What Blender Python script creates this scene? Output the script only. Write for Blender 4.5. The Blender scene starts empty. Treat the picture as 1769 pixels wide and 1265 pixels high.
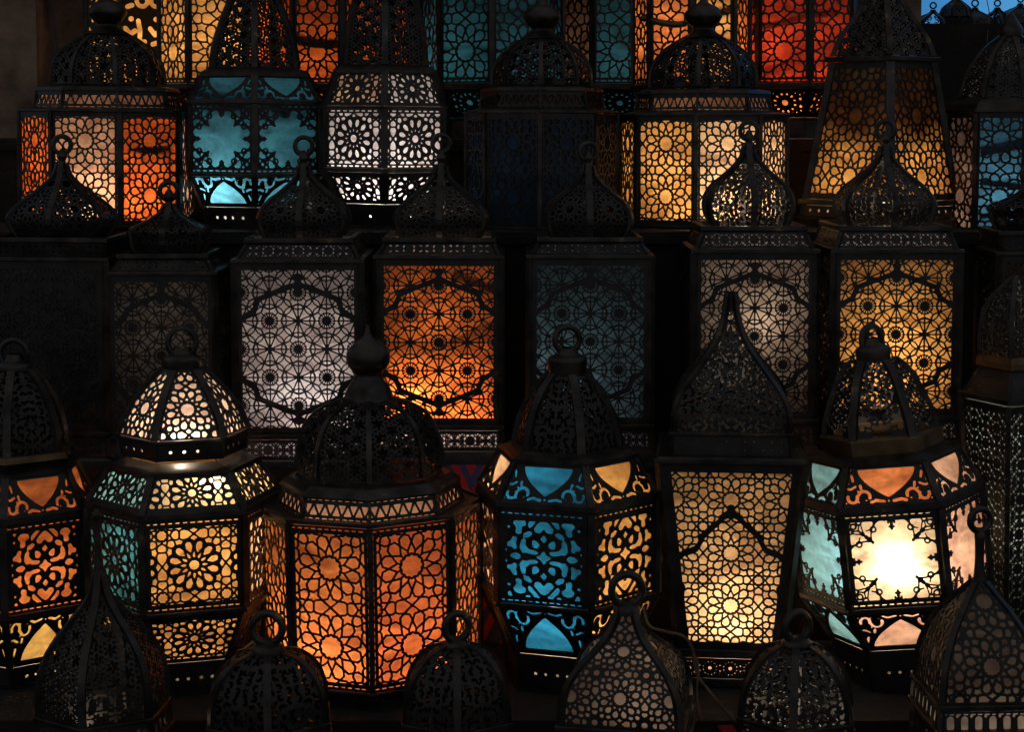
import bpy, math, random
import numpy as np
from mathutils import Vector, Matrix
PI = math.pi
R_ = math.radians
random.seed(4)
scene = bpy.context.scene
COL = scene.collection

# ------------------------------------------------------------------ camera
CAM = Vector((0.0, -2.8, 1.5))
PITCH = R_(4.0)
LENS, SENSOR, PW, PH = 61.0, 36.0, 1769.0, 1265.0
SHIFT = -0.113
FPX = LENS / SENSOR * PW
cd = bpy.data.cameras.new('camera')
cam = bpy.data.objects.new('camera', cd)
COL.objects.link(cam)
cd.lens, cd.sensor_width, cd.shift_y = LENS, SENSOR, SHIFT
cd.clip_start, cd.clip_end = 0.05, 200
cam.location = CAM
cam.rotation_euler = (PI / 2 - PITCH, 0, 0)
scene.camera = cam

# ------------------------------------------------------------------ light of the place
w = bpy.data.worlds.new('World')
scene.world = w
w.use_nodes = True
bg = w.node_tree.nodes['Background']
bg.inputs['Color'].default_value = (0.96, 0.98, 1.0, 1)
bg.inputs['Strength'].default_value = 0.15
ld = bpy.data.lights.new('street_light', 'AREA')          # dim cool light of the street, behind and above the viewer
ld.shape, ld.size, ld.size_y, ld.energy, ld.color = 'RECTANGLE', 2.4, 0.8, 1.8, (0.55, 0.68, 1.0)
lo = bpy.data.objects.new('street_light', ld)
COL.objects.link(lo)
lo.location = (0.4, -3.6, 3.6)
lo.rotation_euler = (R_(50), 0, R_(6))
vs = scene.view_settings
vs.view_transform, vs.look, vs.exposure, vs.gamma, vs.use_curve_mapping = 'Standard', 'None', 0.0, 1.0, False
cy = scene.cycles
cy.max_bounces, cy.diffuse_bounces, cy.glossy_bounces, cy.transmission_bounces = 6, 4, 2, 4
cy.transparent_max_bounces = 8
cy.sample_clamp_indirect = 2.0
cy.caustics_reflective = cy.caustics_refractive = False
cy.use_light_tree = True
cy.use_denoising = True
cy.use_adaptive_sampling = True
cy.adaptive_threshold = 0.01


def at(px, py, Y):
    """photo pixel -> world point on the plane y = Y"""
    xc, yc = (px - PW / 2) / FPX, -(py - (PH / 2 + SHIFT * PW)) / FPX
    c, s = math.cos(PITCH), math.sin(PITCH)
    t = (Y - CAM.y) / (yc * s + c)
    return Vector((CAM.x + t * xc, Y, CAM.z + t * (yc * c - s)))


def pxm(px, py, Y):
    """metres per photo pixel there"""
    return (at(px + 1, py, Y) - at(px, py, Y)).x


# ------------------------------------------------------------------ materials
def nodes(name):
    m = bpy.data.materials.new(name)
    m.use_nodes = True
    nt = m.node_tree
    return m, nt, nt.nodes, nt.links, nt.nodes['Principled BSDF']


def metal(name, base, rough, metallic, var=0.5, bump=0.15, worn=None):
    m, nt, N, L, b = nodes(name)
    tc = N.new('ShaderNodeTexCoord')
    n = N.new('ShaderNodeTexNoise')
    n.inputs['Scale'].default_value = 28
    n.inputs['Detail'].default_value = 6
    L.new(tc.outputs['Object'], n.inputs['Vector'])
    r = N.new('ShaderNodeValToRGB')
    r.color_ramp.elements[0].position, r.color_ramp.elements[1].position = 0.32, 0.72
    r.color_ramp.elements[0].color = tuple(c * (1 - var) for c in base) + (1,)
    r.color_ramp.elements[1].color = tuple(c * (1 + var) for c in base) + (1,)
    if worn:                                               # blacking rubbed through to the brass here and there
        e = r.color_ramp.elements.new(0.73)
        e.color = worn + (1,)
        r.color_ramp.elements[1].position = 0.68
    L.new(n.outputs['Fac'], r.inputs['Fac'])
    L.new(r.outputs['Color'], b.inputs['Base Color'])
    mr = N.new('ShaderNodeMapRange')
    mr.inputs['To Min'].default_value, mr.inputs['To Max'].default_value = rough - 0.12, rough + 0.15
    L.new(n.outputs['Fac'], mr.inputs['Value'])
    L.new(mr.outputs['Result'], b.inputs['Roughness'])
    b.inputs['Metallic'].default_value = metallic
    bp = N.new('ShaderNodeBump')
    bp.inputs['Strength'].default_value = bump
    bp.inputs['Distance'].default_value = 0.002
    L.new(n.outputs['Fac'], bp.inputs['Height'])
    L.new(bp.outputs['Normal'], b.inputs['Normal'])
    return m


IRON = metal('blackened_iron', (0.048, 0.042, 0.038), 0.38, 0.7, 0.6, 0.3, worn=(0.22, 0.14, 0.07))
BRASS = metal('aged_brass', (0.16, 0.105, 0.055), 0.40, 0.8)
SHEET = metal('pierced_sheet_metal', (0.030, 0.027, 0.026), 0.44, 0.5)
STEEL = metal('tarnished_tin', (0.20, 0.19, 0.20), 0.42, 0.8)

GLASS_COL = {
    'orange': (1.0, 0.33, 0.10), 'amber': (1.0, 0.55, 0.17), 'deep': (0.95, 0.20, 0.04), 'red': (0.88, 0.085, 0.03),
    'teal': (0.075, 0.31, 0.385), 'aqua': (0.16, 0.58, 0.74), 'blue': (0.02, 0.235, 0.50), 'navy': (0.05, 0.12, 0.22),
    'cream': (1.0, 0.70, 0.42), 'white': (0.88, 0.81, 0.76), 'yellow': (1.0, 0.66, 0.20), 'peach': (1.0, 0.60, 0.40),
    'smoke': (0.30, 0.28, 0.26), 'slate': (0.20, 0.33, 0.36), 'lichen': (0.38, 0.44, 0.37), 'clear': (1.0, 0.93, 0.82), 'lilac': (0.66, 0.60, 0.66),
    'brown': (0.30, 0.17, 0.11), 'honey': (1.0, 0.64, 0.30), 'ember': (1.0, 0.27, 0.06), 'petrol': (0.045, 0.235, 0.36), 'mist': (0.25, 0.56, 0.62), 'blush': (1.0, 0.80, 0.68), 'denim': (0.08, 0.27, 0.40), 'stone': (0.60, 0.50, 0.43), 'coral': (1.0, 0.27, 0.09), 'sun': (1.0, 0.78, 0.46),
}
_glass = {}


def glass(name):
    if name in _glass:
        return _glass[name]
    c = GLASS_COL[name]
    m, nt, N, L, b = nodes('frosted_%s_glass' % name)
    N.remove(b)
    out = N['Material Output']
    tc = N.new('ShaderNodeTexCoord')
    info = N.new('ShaderNodeObjectInfo')
    add = N.new('ShaderNodeVectorMath')
    mul = N.new('ShaderNodeMath')
    mul.operation = 'MULTIPLY'
    mul.inputs[1].default_value = 13.0
    L.new(info.outputs['Random'], mul.inputs[0])
    L.new(tc.outputs['Object'], add.inputs[0])
    L.new(mul.outputs[0], add.inputs[1])
    mp = N.new('ShaderNodeMapping')
    mp.inputs['Scale'].default_value = (5, 5, 13)
    mp.inputs['Rotation'].default_value = (0.0, 0.35, 0.0)
    L.new(add.outputs[0], mp.inputs['Vector'])
    n = N.new('ShaderNodeTexNoise')                        # hand-brushed streaks of the glass paint
    n.inputs['Scale'].default_value = 1.6
    n.inputs['Detail'].default_value = 5
    n.inputs['Distortion'].default_value = 1.4
    L.new(mp.outputs[0], n.inputs['Vector'])
    r = N.new('ShaderNodeValToRGB')
    r.color_ramp.elements[0].position, r.color_ramp.elements[1].position = 0.34, 0.62
    k0 = 0.50
    r.color_ramp.elements[0].color = tuple(x * k0 * (1.0 if i == 0 else 0.85) for i, x in enumerate(c)) + (1,)
    r.color_ramp.elements[1].color = c + (1,)
    L.new(n.outputs['Fac'], r.inputs['Fac'])
    g2 = N.new('ShaderNodeTexNoise')                       # fine seeds and grime in the glass
    g2.inputs['Scale'].default_value = 90
    g2.inputs['Detail'].default_value = 4
    L.new(add.outputs[0], g2.inputs['Vector'])
    r2 = N.new('ShaderNodeValToRGB')
    r2.color_ramp.elements[0].position, r2.color_ramp.elements[1].position = 0.30, 0.55
    r2.color_ramp.elements[0].color, r2.color_ramp.elements[1].color = (0.80, 0.78, 0.76, 1), (1, 1, 1, 1)
    L.new(g2.outputs['Fac'], r2.inputs['Fac'])
    mx = N.new('ShaderNodeMix')
    mx.data_type, mx.blend_type = 'RGBA', 'MULTIPLY'
    mx.inputs[0].default_value = 1.0
    L.new(r.outputs['Color'], mx.inputs[6])
    L.new(r2.outputs['Color'], mx.inputs[7])
    tr = N.new('ShaderNodeBsdfTranslucent')
    df = N.new('ShaderNodeBsdfDiffuse')
    gl = N.new('ShaderNodeBsdfGlossy')
    gl.inputs['Roughness'].default_value = 0.25
    L.new(mx.outputs[2], tr.inputs['Color'])
    L.new(mx.outputs[2], df.inputs['Color'])
    m1 = N.new('ShaderNodeMixShader')
    m1.inputs[0].default_value = 0.16
    L.new(tr.outputs[0], m1.inputs[1])
    L.new(df.outputs[0], m1.inputs[2])
    m2 = N.new('ShaderNodeMixShader')
    m2.inputs[0].default_value = 0.02
    L.new(m1.outputs[0], m2.inputs[1])
    L.new(gl.outputs[0], m2.inputs[2])
    L.new(m2.outputs[0], out.inputs['Surface'])
    _glass[name] = m
    return m


def plaster(name, c0, c1, scale=6.0):
    m, nt, N, L, b = nodes(name)
    tc = N.new('ShaderNodeTexCoord')
    n = N.new('ShaderNodeTexNoise')
    n.inputs['Scale'].default_value = scale
    n.inputs['Detail'].default_value = 8
    n.inputs['Roughness'].default_value = 0.65
    L.new(tc.outputs['Object'], n.inputs['Vector'])
    r = N.new('ShaderNodeValToRGB')
    r.color_ramp.elements[0].position, r.color_ramp.elements[1].position = 0.35, 0.68
    r.color_ramp.elements[0].color, r.color_ramp.elements[1].color = c0 + (1,), c1 + (1,)
    L.new(n.outputs['Fac'], r.inputs['Fac'])
    L.new(r.outputs['Color'], b.inputs['Base Color'])
    b.inputs['Roughness'].default_value = 0.9
    bp = N.new('ShaderNodeBump')
    bp.inputs['Strength'].default_value = 0.7
    bp.inputs['Distance'].default_value = 0.02
    L.new(n.outputs['Fac'], bp.inputs['Height'])
    L.new(bp.outputs['Normal'], b.inputs['Normal'])
    return m


WOOD = plaster('dark_stained_wood', (0.010, 0.008, 0.007), (0.024, 0.018, 0.014), 9)
WALLM = plaster('rough_brown_plaster', (0.05, 0.036, 0.028), (0.40, 0.27, 0.19), 4)
GROUNDM = plaster('dark_paving', (0.03, 0.028, 0.026), (0.06, 0.055, 0.05), 3)
CORDM = plaster('brown_cord', (0.10, 0.07, 0.045), (0.20, 0.14, 0.09), 40)


def cloth_mat(name, cols, sx, sz, ph=0.0):
    """applique cloth: zigzag bands cut in plain colours"""
    m, nt, N, L, b = nodes(name)
    tc = N.new('ShaderNodeTexCoord')
    sp = N.new('ShaderNodeSeparateXYZ')
    L.new(tc.outputs['Object'], sp.inputs[0])

    def mth(op, a, bb=None):
        n = N.new('ShaderNodeMath')
        n.operation = op
        for i, v in enumerate((a, bb)):
            if v is None:
                continue
            if isinstance(v, float):
                n.inputs[i].default_value = v
            else:
                L.new(v, n.inputs[i])
        return n.outputs[0]
    zig = mth('PINGPONG', mth('ADD', mth('MULTIPLY', sp.outputs['X'], sx), ph), 1.0)
    v = mth('FRACT', mth('ADD', mth('MULTIPLY', sp.outputs['Z'], sz), mth('MULTIPLY', zig, 0.9)))
    r = N.new('ShaderNodeValToRGB')
    r.color_ramp.interpolation = 'CONSTANT'
    el = r.color_ramp.elements
    while len(el) < len(cols):
        el.new(0.5)
    for i, c in enumerate(cols):
        el[i].position = i / len(cols)
        el[i].color = c + (1,)
    L.new(v, r.inputs['Fac'])
    L.new(r.outputs['Color'], b.inputs['Base Color'])
    b.inputs['Roughness'].default_value = 0.95
    wv = N.new('ShaderNodeTexNoise')
    wv.inputs['Scale'].default_value = 400
    L.new(tc.outputs['Object'], wv.inputs['Vector'])
    bp = N.new('ShaderNodeBump')
    bp.inputs['Strength'].default_value = 0.3
    bp.inputs['Distance'].default_value = 0.001
    L.new(wv.outputs['Fac'], bp.inputs['Height'])
    L.new(bp.outputs['Normal'], b.inputs['Normal'])
    return m


# ------------------------------------------------------------------ mesh helpers
def mesh_np(name, co, polys, mat=None, smooth=False):
    """co (n,3); polys: list of (m,k) index arrays"""
    me = bpy.data.meshes.new(name)
    polys = [np.asarray(p, dtype=np.int32) for p in polys if len(p)]
    me.vertices.add(len(co))
    me.vertices.foreach_set('co', np.asarray(co, dtype=np.float32).ravel())
    loops = np.concatenate([p.ravel() for p in polys])
    tot = np.concatenate([np.full(len(p), p.shape[1], dtype=np.int32) for p in polys])
    start = np.concatenate([[0], np.cumsum(tot)[:-1]]).astype(np.int32)
    me.loops.add(len(loops))
    me.loops.foreach_set('vertex_index', loops)
    me.polygons.add(len(tot))
    me.polygons.foreach_set('loop_start', start)
    me.polygons.foreach_set('loop_total', tot)
    me.polygons.foreach_set('use_smooth', np.full(len(tot), smooth, dtype=bool))
    me.update(calc_edges=True)
    if mat:
        me.materials.append(mat)
    return me


class MB:
    def __init__(s):
        s.v, s.f, s.n = [], [], 0

    def add(s, co, polys):
        co = np.asarray(co, dtype=float).reshape(-1, 3)
        for p in polys:
            s.f.append(np.asarray(p, dtype=np.int32) + s.n)
        s.v.append(co)
        s.n += len(co)

    def mesh(s, name, mat, smooth=False):
        return mesh_np(name, np.concatenate(s.v), s.f, mat, smooth)

    def grid(s, P, close_u=False, close_v=False):
        """P (nu,nv,3) surface"""
        nu, nv = P.shape[:2]
        u = np.arange(nu if close_u else nu - 1)
        v = np.arange(nv if close_v else nv - 1)
        U, V = np.meshgrid(u, v, indexing='ij')
        a = U * nv + V
        b = ((U + 1) % nu) * nv + V
        c = ((U + 1) % nu) * nv + (V + 1) % nv
        d = U * nv + (V + 1) % nv
        s.add(P.reshape(-1, 3), [np.stack([a, b, c, d], -1).reshape(-1, 4)])

    def lathe(s, prof, n=24, rot=0.0, closed=False):
        """prof [(r,z)]; r = distance of the corners"""
        prof = np.asarray(prof, dtype=float)
        th = np.arange(n) * 2 * PI / n + rot
        P = np.zeros((n, len(prof), 3))
        P[:, :, 0] = np.sin(th)[:, None] * prof[None, :, 0]
        P[:, :, 1] = -np.cos(th)[:, None] * prof[None, :, 0]
        P[:, :, 2] = prof[None, :, 1]
        s.grid(P, close_u=True, close_v=closed)

    def tube(s, pts, r, n=8, closed=False):
        pts = np.asarray(pts, dtype=float)
        m = len(pts)
        if closed:
            tg = np.roll(pts, -1, 0) - np.roll(pts, 1, 0)
        else:
            tg = np.gradient(pts, axis=0)
        tg /= np.linalg.norm(tg, axis=1)[:, None] + 1e-12
        up = np.array([0.13, 0.21, 0.97]) if abs(tg[:, 2]).mean() < 0.8 else np.array([0.1, 0.97, 0.1])
        a = np.cross(tg, up)
        a /= np.linalg.norm(a, axis=1)[:, None]
        b = np.cross(tg, a)
        rr = np.broadcast_to(np.asarray(r, dtype=float), (m,))
        th = np.arange(n) * 2 * PI / n
        P = pts[:, None, :] + rr[:, None, None] * (np.cos(th)[None, :, None] * a[:, None, :] + np.sin(th)[None, :, None] * b[:, None, :])
        s.grid(P, close_u=closed, close_v=True)
        if not closed:
            s.add(P[0], [np.arange(n)[None]])
            s.add(P[-1], [np.arange(n)[None]])

    def box(s, x0, x1, y0, y1, z0, z1):
        c = [(x, y, z) for x in (x0, x1) for y in (y0, y1) for z in (z0, z1)]
        s.add(c, [[(0, 1, 3, 2), (4, 6, 7, 5), (0, 4, 5, 1), (2, 3, 7, 6), (0, 2, 6, 4), (1, 5, 7, 3)]])


def link(name, me, parent=None, rotz=0.0, loc=(0, 0, 0)):
    o = bpy.data.objects.new(name, me)
    COL.objects.link(o)
    o.parent = parent
    o.location = loc
    o.rotation_euler = (0, 0, rotz)
    return o


def tag(o, label, cat, group=None, kind=None):
    o['label'], o['category'] = label, cat
    if group:
        o['group'] = group
    if kind:
        o['kind'] = kind
    return o


def catmull(pts, n=8):
    p = np.asarray(pts, dtype=float)
    p = np.vstack([2 * p[0] - p[1], p, 2 * p[-1] - p[-2]])
    out = []
    for i in range(1, len(p) - 2):
        t = np.linspace(0, 1, n, endpoint=False)[:, None]
        a, b, c, d = p[i - 1], p[i], p[i + 1], p[i + 2]
        out.append(0.5 * (2 * b + (c - a) * t + (2 * a - 5 * b + 4 * c - d) * t ** 2 + (3 * b - 3 * c + d - a) * t ** 3))
    out.append(p[-2][None])
    return np.concatenate(out)


# ------------------------------------------------------------------ pierced sheets
class Pat:
    """lines left standing (segs), discs left standing, and openings, in metres; x centred, y up from the lower edge"""

    def __init__(s):
        s.seg, s.dis, s.cut, s.fields, s.holes = [], [], [], [], []
        s.solid = False

    def line(s, x0, y0, x1, y1, hw):
        s.seg.append((x0, y0, x1, y1, hw))

    def poly(s, pts, hw, closed=True):
        k = len(pts)
        for i in range(k if closed else k - 1):
            a, b = pts[i], pts[(i + 1) % k]
            s.seg.append((a[0], a[1], b[0], b[1], hw))

    def circ(s, x, y, r, hw, n=16, a0=0.0, a1=2 * PI):
        t = np.linspace(a0, a1, n + 1)
        s.poly([(x + r * math.cos(q), y + r * math.sin(q)) for q in t], hw, False)

    def disc(s, x, y, r):
        s.seg.append((x, y, x + 1e-6, y, r))

    def slit(s, x0, y0, x1, y1, hw):
        s.cut.append((x0, y0, x1, y1, hw))

    def slits(s, pts, hw):
        for a, b in zip(pts[:-1], pts[1:]):
            s.cut.append((a[0], a[1], b[0], b[1], hw))


def raster(segs, xs, ys, far):
    """max over segs of (hw - distance) on the raster"""
    F = np.full((len(xs), len(ys)), -far)
    h = xs[1] - xs[0]
    pad = 4 * h
    for (x0, y0, x1, y1, hw) in segs:
        i0 = int(np.searchsorted(xs, min(x0, x1) - hw - pad))
        i1 = int(np.searchsorted(xs, max(x0, x1) + hw + pad))
        j0 = int(np.searchsorted(ys, min(y0, y1) - hw - pad))
        j1 = int(np.searchsorted(ys, max(y0, y1) + hw + pad))
        if i0 >= i1 or j0 >= j1:
            continue
        X, Y = xs[i0:i1, None], ys[None, j0:j1]
        dx, dy = x1 - x0, y1 - y0
        q = np.clip(((X - x0) * dx + (Y - y0) * dy) / (dx * dx + dy * dy + 1e-18), 0, 1)
        d = hw - np.hypot(X - x0 - q * dx, Y - y0 - q * dy)
        np.maximum(F[i0:i1, j0:j1], d, out=F[i0:i1, j0:j1])
    return F


def blur(F, k=1):
    for _ in range(k):
        G = np.pad(F, 1, mode='edge')
        F = (G[1:-1, 1:-1] * 4 + (G[:-2, 1:-1] + G[2:, 1:-1] + G[1:-1, :-2] + G[1:-1, 2:]) * 2
             + G[:-2, :-2] + G[2:, :-2] + G[:-2, 2:] + G[2:, 2:]) / 16
    return F


def march(F, MAP, name, mat, th):
    """cut the sheet F > 0 out of the mapped grid. MAP(u,v)->(outer xyz, inner xyz) arrays for fractional grid indices"""
    nu, nv = F.shape
    ins = F > 0
    cs = [(0, 0), (1, 0), (1, 1), (0, 1)]
    C = [ins[:-1, :-1], ins[1:, :-1], ins[1:, 1:], ins[:-1, 1:]]
    case = C[0] * 1 + C[1] * 2 + C[2] * 4 + C[3] * 8
    NG = nu * nv
    NH = (nu - 1) * nv

    def corner(I, J, k):
        return (I + cs[k][0]) * nv + J + cs[k][1]

    def edge(I, J, k):
        if k == 0:
            return NG + I * nv + J
        if k == 2:
            return NG + I * nv + J + 1
        if k == 1:
            return NG + NH + (I + 1) * (nv - 1) + J
        return NG + NH + I * (nv - 1) + J
    polys, walls = [], []
    for c in range(1, 16):
        I, J = np.nonzero(case == c)
        if not len(I):
            continue
        seq = []
        for k in range(4):
            a, b = (c >> k) & 1, (c >> ((k + 1) % 4)) & 1
            if a:
                seq.append(('c', k))
            if a != b:
                seq.append(('e', k))
        cols = [corner(I, J, k) if t == 'c' else edge(I, J, k) for t, k in seq]
        polys.append(np.stack(cols, -1))
        m = len(seq)
        for i in range(m):
            if seq[i][0] == 'e' and seq[(i + 1) % m][0] == 'e':
                walls.append(np.stack([cols[i], cols[(i + 1) % m]], -1))
    if not polys:
        return None
    used = np.unique(np.concatenate([p.ravel() for p in polys]))
    inv = np.full(NG + NH + nu * (nv - 1), -1, dtype=np.int64)
    inv[used] = np.arange(len(used))
    polys = [inv[p] for p in polys]
    u, v = np.zeros(len(used)), np.zeros(len(used))
    g = used < NG
    u[g], v[g] = used[g] // nv, used[g] % nv
    hmask = (used >= NG) & (used < NG + NH)
    k = used[hmask] - NG
    i, j = k // nv, k % nv
    a, b = F[i, j], F[i + 1, j]
    u[hmask], v[hmask] = i + a / (a - b), j
    vm = used >= NG + NH
    k = used[vm] - NG - NH
    i, j = k // (nv - 1), k % (nv - 1)
    a, b = F[i, j], F[i, j + 1]
    u[vm], v[vm] = i, j + a / (a - b)
    outer, inner = MAP(u, v)
    co = outer
    if walls:
        W = inv[np.concatenate(walls)]
        wu = np.unique(W)
        winv = np.full(len(used), -1, dtype=np.int64)
        winv[wu] = np.arange(len(wu)) + len(used)
        co = np.concatenate([outer, inner[wu]])
        polys.append(np.stack([W[:, 1], W[:, 0], winv[W[:, 0]], winv[W[:, 1]]], -1))
    return mesh_np(name, co, polys, mat)


def resample(prof, n):
    """prof (k,2) of (apothem,z) from the lower edge up -> evenly spaced"""
    d = np.concatenate([[0], np.cumsum(np.hypot(np.diff(prof[:, 0]), np.diff(prof[:, 1])))])
    t = np.linspace(0, d[-1], n)
    return t, np.interp(t, d, prof[:, 0]), np.interp(t, d, prof[:, 1]), d[-1]


def gore(prof, N, patfn, margin, cell, slots='', S=0.001, th=0.0020, mat=None, rough_blur=0):
    """one pierced facet of an N-sided body, facing -Y"""
    mat = mat or SHEET
    prof = np.asarray(prof, dtype=float)
    tan = math.tan(PI / N)
    _, aa, _, L = resample(prof, 50)
    nt = max(6, int(L / cell) + 1)
    t, a, z, L = resample(prof, nt)
    hw = a * tan
    W = hw.max()
    ns = max(6, int(2 * W / cell) + 1)
    s = np.linspace(-1, 1, ns)
    ms, mt, mb = margin
    P = Pat()
    if patfn:
        patfn(P, W, L, S, lambda y: np.interp(y, t, hw))
    else:
        P.solid = True
    X = s[:, None] * hw[None, :]
    Y = np.broadcast_to(t[None, :], X.shape)
    edge = np.maximum(ms - (hw[None, :] - np.abs(X)), np.maximum(mb - Y, mt - (L - Y)))
    h = cell
    xs = np.arange(-W - 2 * h, W + 3 * h, h)
    ys = np.arange(-2 * h, L + 3 * h, h)

    def samp(A):
        fx = np.clip((X - xs[0]) / h, 0, len(xs) - 1.001)
        fy = np.clip((Y - ys[0]) / h, 0, len(ys) - 1.001)
        i, j = fx.astype(int), fy.astype(int)
        p, q = fx - i, fy - j
        return (A[i, j] * (1 - p) * (1 - q) + A[i + 1, j] * p * (1 - q) + A[i, j + 1] * (1 - p) * q + A[i + 1, j + 1] * p * q)
    if P.solid:
        F = np.full(X.shape, 1.0)
    else:
        F = samp(blur(raster(P.seg, xs, ys, 4 * h), rough_blur)) if P.seg else np.full(X.shape, -1.0)
        for f in P.fields:
            F = np.maximum(F, f(X, Y))
    F = np.maximum(F, edge)
    F = np.clip(F, -4 * h, 4 * h)
    cuts = list(P.cut)
    if slots:
        dl, gp, rw = 7 * S, 5 * S, 1.25 * S
        for ch in slots:
            off = {'t': mt * 0.42, 'b': mb * 0.42, 's': ms * 0.45}[ch]
            if ch in 'tb':
                y = off if ch == 'b' else L - off
                hx = np.interp(y, t, hw) - ms * 0.5
                x = -hx
                while x + dl < hx:
                    cuts.append((x, y, x + dl * random.uniform(0.8, 1.05), y, rw))
                    x += dl + gp
            else:
                y = mb
                while y + dl < L - mt:
                    for sg in (-1, 1):
                        hx = np.interp(y, t, hw) - off
                        cuts.append((sg * hx, y, sg * hx, y + dl, rw))
                    y += dl + gp
    if P.holes:
        XX, YY = np.meshgrid(xs, ys, indexing='ij')
        G = np.full(XX.shape, -4 * h)
        for pg in P.holes:
            segs = [pg[i] + pg[(i + 1) % len(pg)] for i in range(len(pg))]
            dd = -raster([q + (0.0,) for q in segs], xs, ys, 4 * h)
            inside = np.zeros(XX.shape, dtype=bool)
            for x0, y0, x1, y1 in segs:
                if y0 != y1:
                    inside ^= ((YY < y0) != (YY < y1)) & (XX < (x1 - x0) * (YY - y0) / (y1 - y0) + x0)
            G = np.maximum(G, np.where(inside, np.minimum(dd, 4 * h), -np.minimum(dd, 4 * h)))
        F = np.maximum(np.minimum(F, -samp(blur(G, 1))), np.clip(edge, -4 * h, 4 * h))
    if cuts:
        G = samp(raster(cuts, xs, ys, 4 * h))
        F = np.minimum(F, -G)
    da, dz = np.gradient(a, t), np.gradient(z, t)

    def MAP(u, v):
        j = np.clip(v.astype(int), 0, nt - 2)
        q = v - j
        H = hw[j] * (1 - q) + hw[j + 1] * q
        A = a[j] * (1 - q) + a[j + 1] * q
        Z = z[j] * (1 - q) + z[j + 1] * q
        DA, DZ = da[j], dz[j]
        nn = np.hypot(DA, DZ) + 1e-12
        x = (u / (ns - 1) * 2 - 1) * H
        out = np.stack([x, -A, Z], -1)
        inn = np.stack([x, -(A - th * DZ / nn), Z + th * DA / nn], -1)
        return out, inn
    return march(F, MAP, 'pierced_sheet', mat, th)


def pane_mesh(prof, N, inset, mat):
    prof = np.asarray(prof, dtype=float)
    n = 2 if len(prof) == 2 else 14
    t, a, z, L = resample(prof, n)
    a = np.maximum(a - inset, 0.001)
    hw = a * math.tan(PI / N) * 0.999
    P = np.zeros((2, n, 3))
    P[0, :, 0], P[1, :, 0] = -hw, hw
    P[:, :, 1] = -a
    P[:, :, 2] = z
    mb = MB()
    mb.grid(P)
    return mb.mesh('glass', mat, True)


# ------------------------------------------------------------------ patterns of the pierced sheets
def pol(c, r, a):
    return (c[0] + r * math.cos(R_(a)), c[1] + r * math.sin(R_(a)))


# fundamental part of the twelve- and eight-fold star net: twelve-fold star at (0,0), eight-fold star at (1,1)
def _p(r, a, o=(0, 0)):
    return (o[0] + r * math.cos(R_(a)), o[1] + r * math.sin(R_(a)))


def star_net(T=0.325, V=0.275, N=0.40, bold=1.0, bold2=1.0):
    E = (1, 1)
    T0, T30, V15, V45 = _p(T, 0), _p(T, 30), _p(V, 15), _p(V, 45)
    N15, N45, C0, C30 = _p(N, 15), _p(N, 45), _p(.62, 0), _p(.62, 30)
    A, B, Dd = _p(.785, 5), _p(.785, 25), _p(.785, 35)
    O15, O45 = (.82, .225), _p(.845, 45)
    X = (1, 0)
    F1, Q, M = (.835, .385), (.885, .455), (1, .455)
    H1, U = (.835, .535), _p(.38, 247.5, E)
    K = (.715, .575)
    n8, n8d = _p(.25, 270, E), _p(.25, 225, E)
    t8, v8, v8d = _p(.205, 247.5, E), _p(.16, 270, E), _p(.16, 225, E)
    out = []

    def path(w, *pts):
        for p, q in zip(pts[:-1], pts[1:]):
            out.append((p, q, w))
    path(bold, T0, V15, T30, V45)
    path(bold, V15, N15)
    path(bold, V45, N45)
    path(bold, C0, N15, C30, N45)
    path(bold2, C0, A, O15, B, C30, Dd, O45)
    path(1, O15, X)
    path(1, O15, F1, Q, M)
    path(1, Q, H1, U, n8)
    path(1, O45, K, U, n8d)
    path(1, v8, t8, v8d)
    path(1, v8, n8)
    path(1, v8d, n8d)
    return out


NET = star_net()
NET_ROSE = star_net(0.215, 0.185, 0.33, 1.35, 2.0)


def lay_net(P, c, a, W, L, hw, net=NET):
    """square lattice of the star net, spacing 2a, about the point c"""
    lines = {}
    for (x0, y0), (x1, y1), w in net:
        for sw in (0, 1):
            for sx in (-1, 1):
                for sy in (-1, 1):
                    q = (y0, x0, y1, x1) if sw else (x0, y0, x1, y1)
                    q = (q[0] * sx, q[1] * sy, q[2] * sx, q[3] * sy)
                    k = tuple(sorted(((round(q[0], 3), round(q[1], 3)), (round(q[2], 3), round(q[3], 3)))))
                    lines[k] = w
    ni, nj = int(W / (2 * a)) + 2, int(L / (2 * a)) + 2
    for i in range(-ni, ni + 1):
        for j in range(-nj, nj + 1):
            ox, oy = c[0] + 2 * a * i, c[1] + 2 * a * j
            if abs(ox) > W + 1.3 * a or oy < -1.3 * a or oy > L + 1.3 * a:
                continue
            for ((x0, y0), (x1, y1)), w in lines.items():
                P.seg.append((ox + a * x0, oy + a * y0, ox + a * x1, oy + a * y1, hw * w))


def hexlat(c, d, W, L, rot90=True):
    out = []
    for i in range(-8, 9):
        for j in range(-8, 9):
            x = c[0] + d * (math.sqrt(3) / 2) * i
            y = c[1] + d * (j + 0.5 * (i % 2))
            if -W - d * 0.62 < x < W + d * 0.62 and -d * 0.62 < y < L + d * 0.62:
                out.append((x, y))
    return out


def pat_star12(hw=1.75, n=2.0, off=0.255):
    def f(P, W, L, S, H):
        lay_net(P, (0, L * off), L / n * 0.485, W, L, hw * S)
    return f


def pat_star_px(apx, hw=1.5, off=0.5, inner=0.3):
    """twelve-fold stars of fixed size"""
    def f(P, W, L, S, H):
        lay_net(P, (0, L * off), apx * S, W, L, hw * S)
    return f


def pat_rosette(apx, hw=1.75, yoff=0.5, square=True):
    """bold-edged rosette in the middle of the star net"""
    def f(P, W, L, S, H):
        lay_net(P, (0, L * yoff), apx * S, W, L, hw * S, NET_ROSE)
    return f


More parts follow.
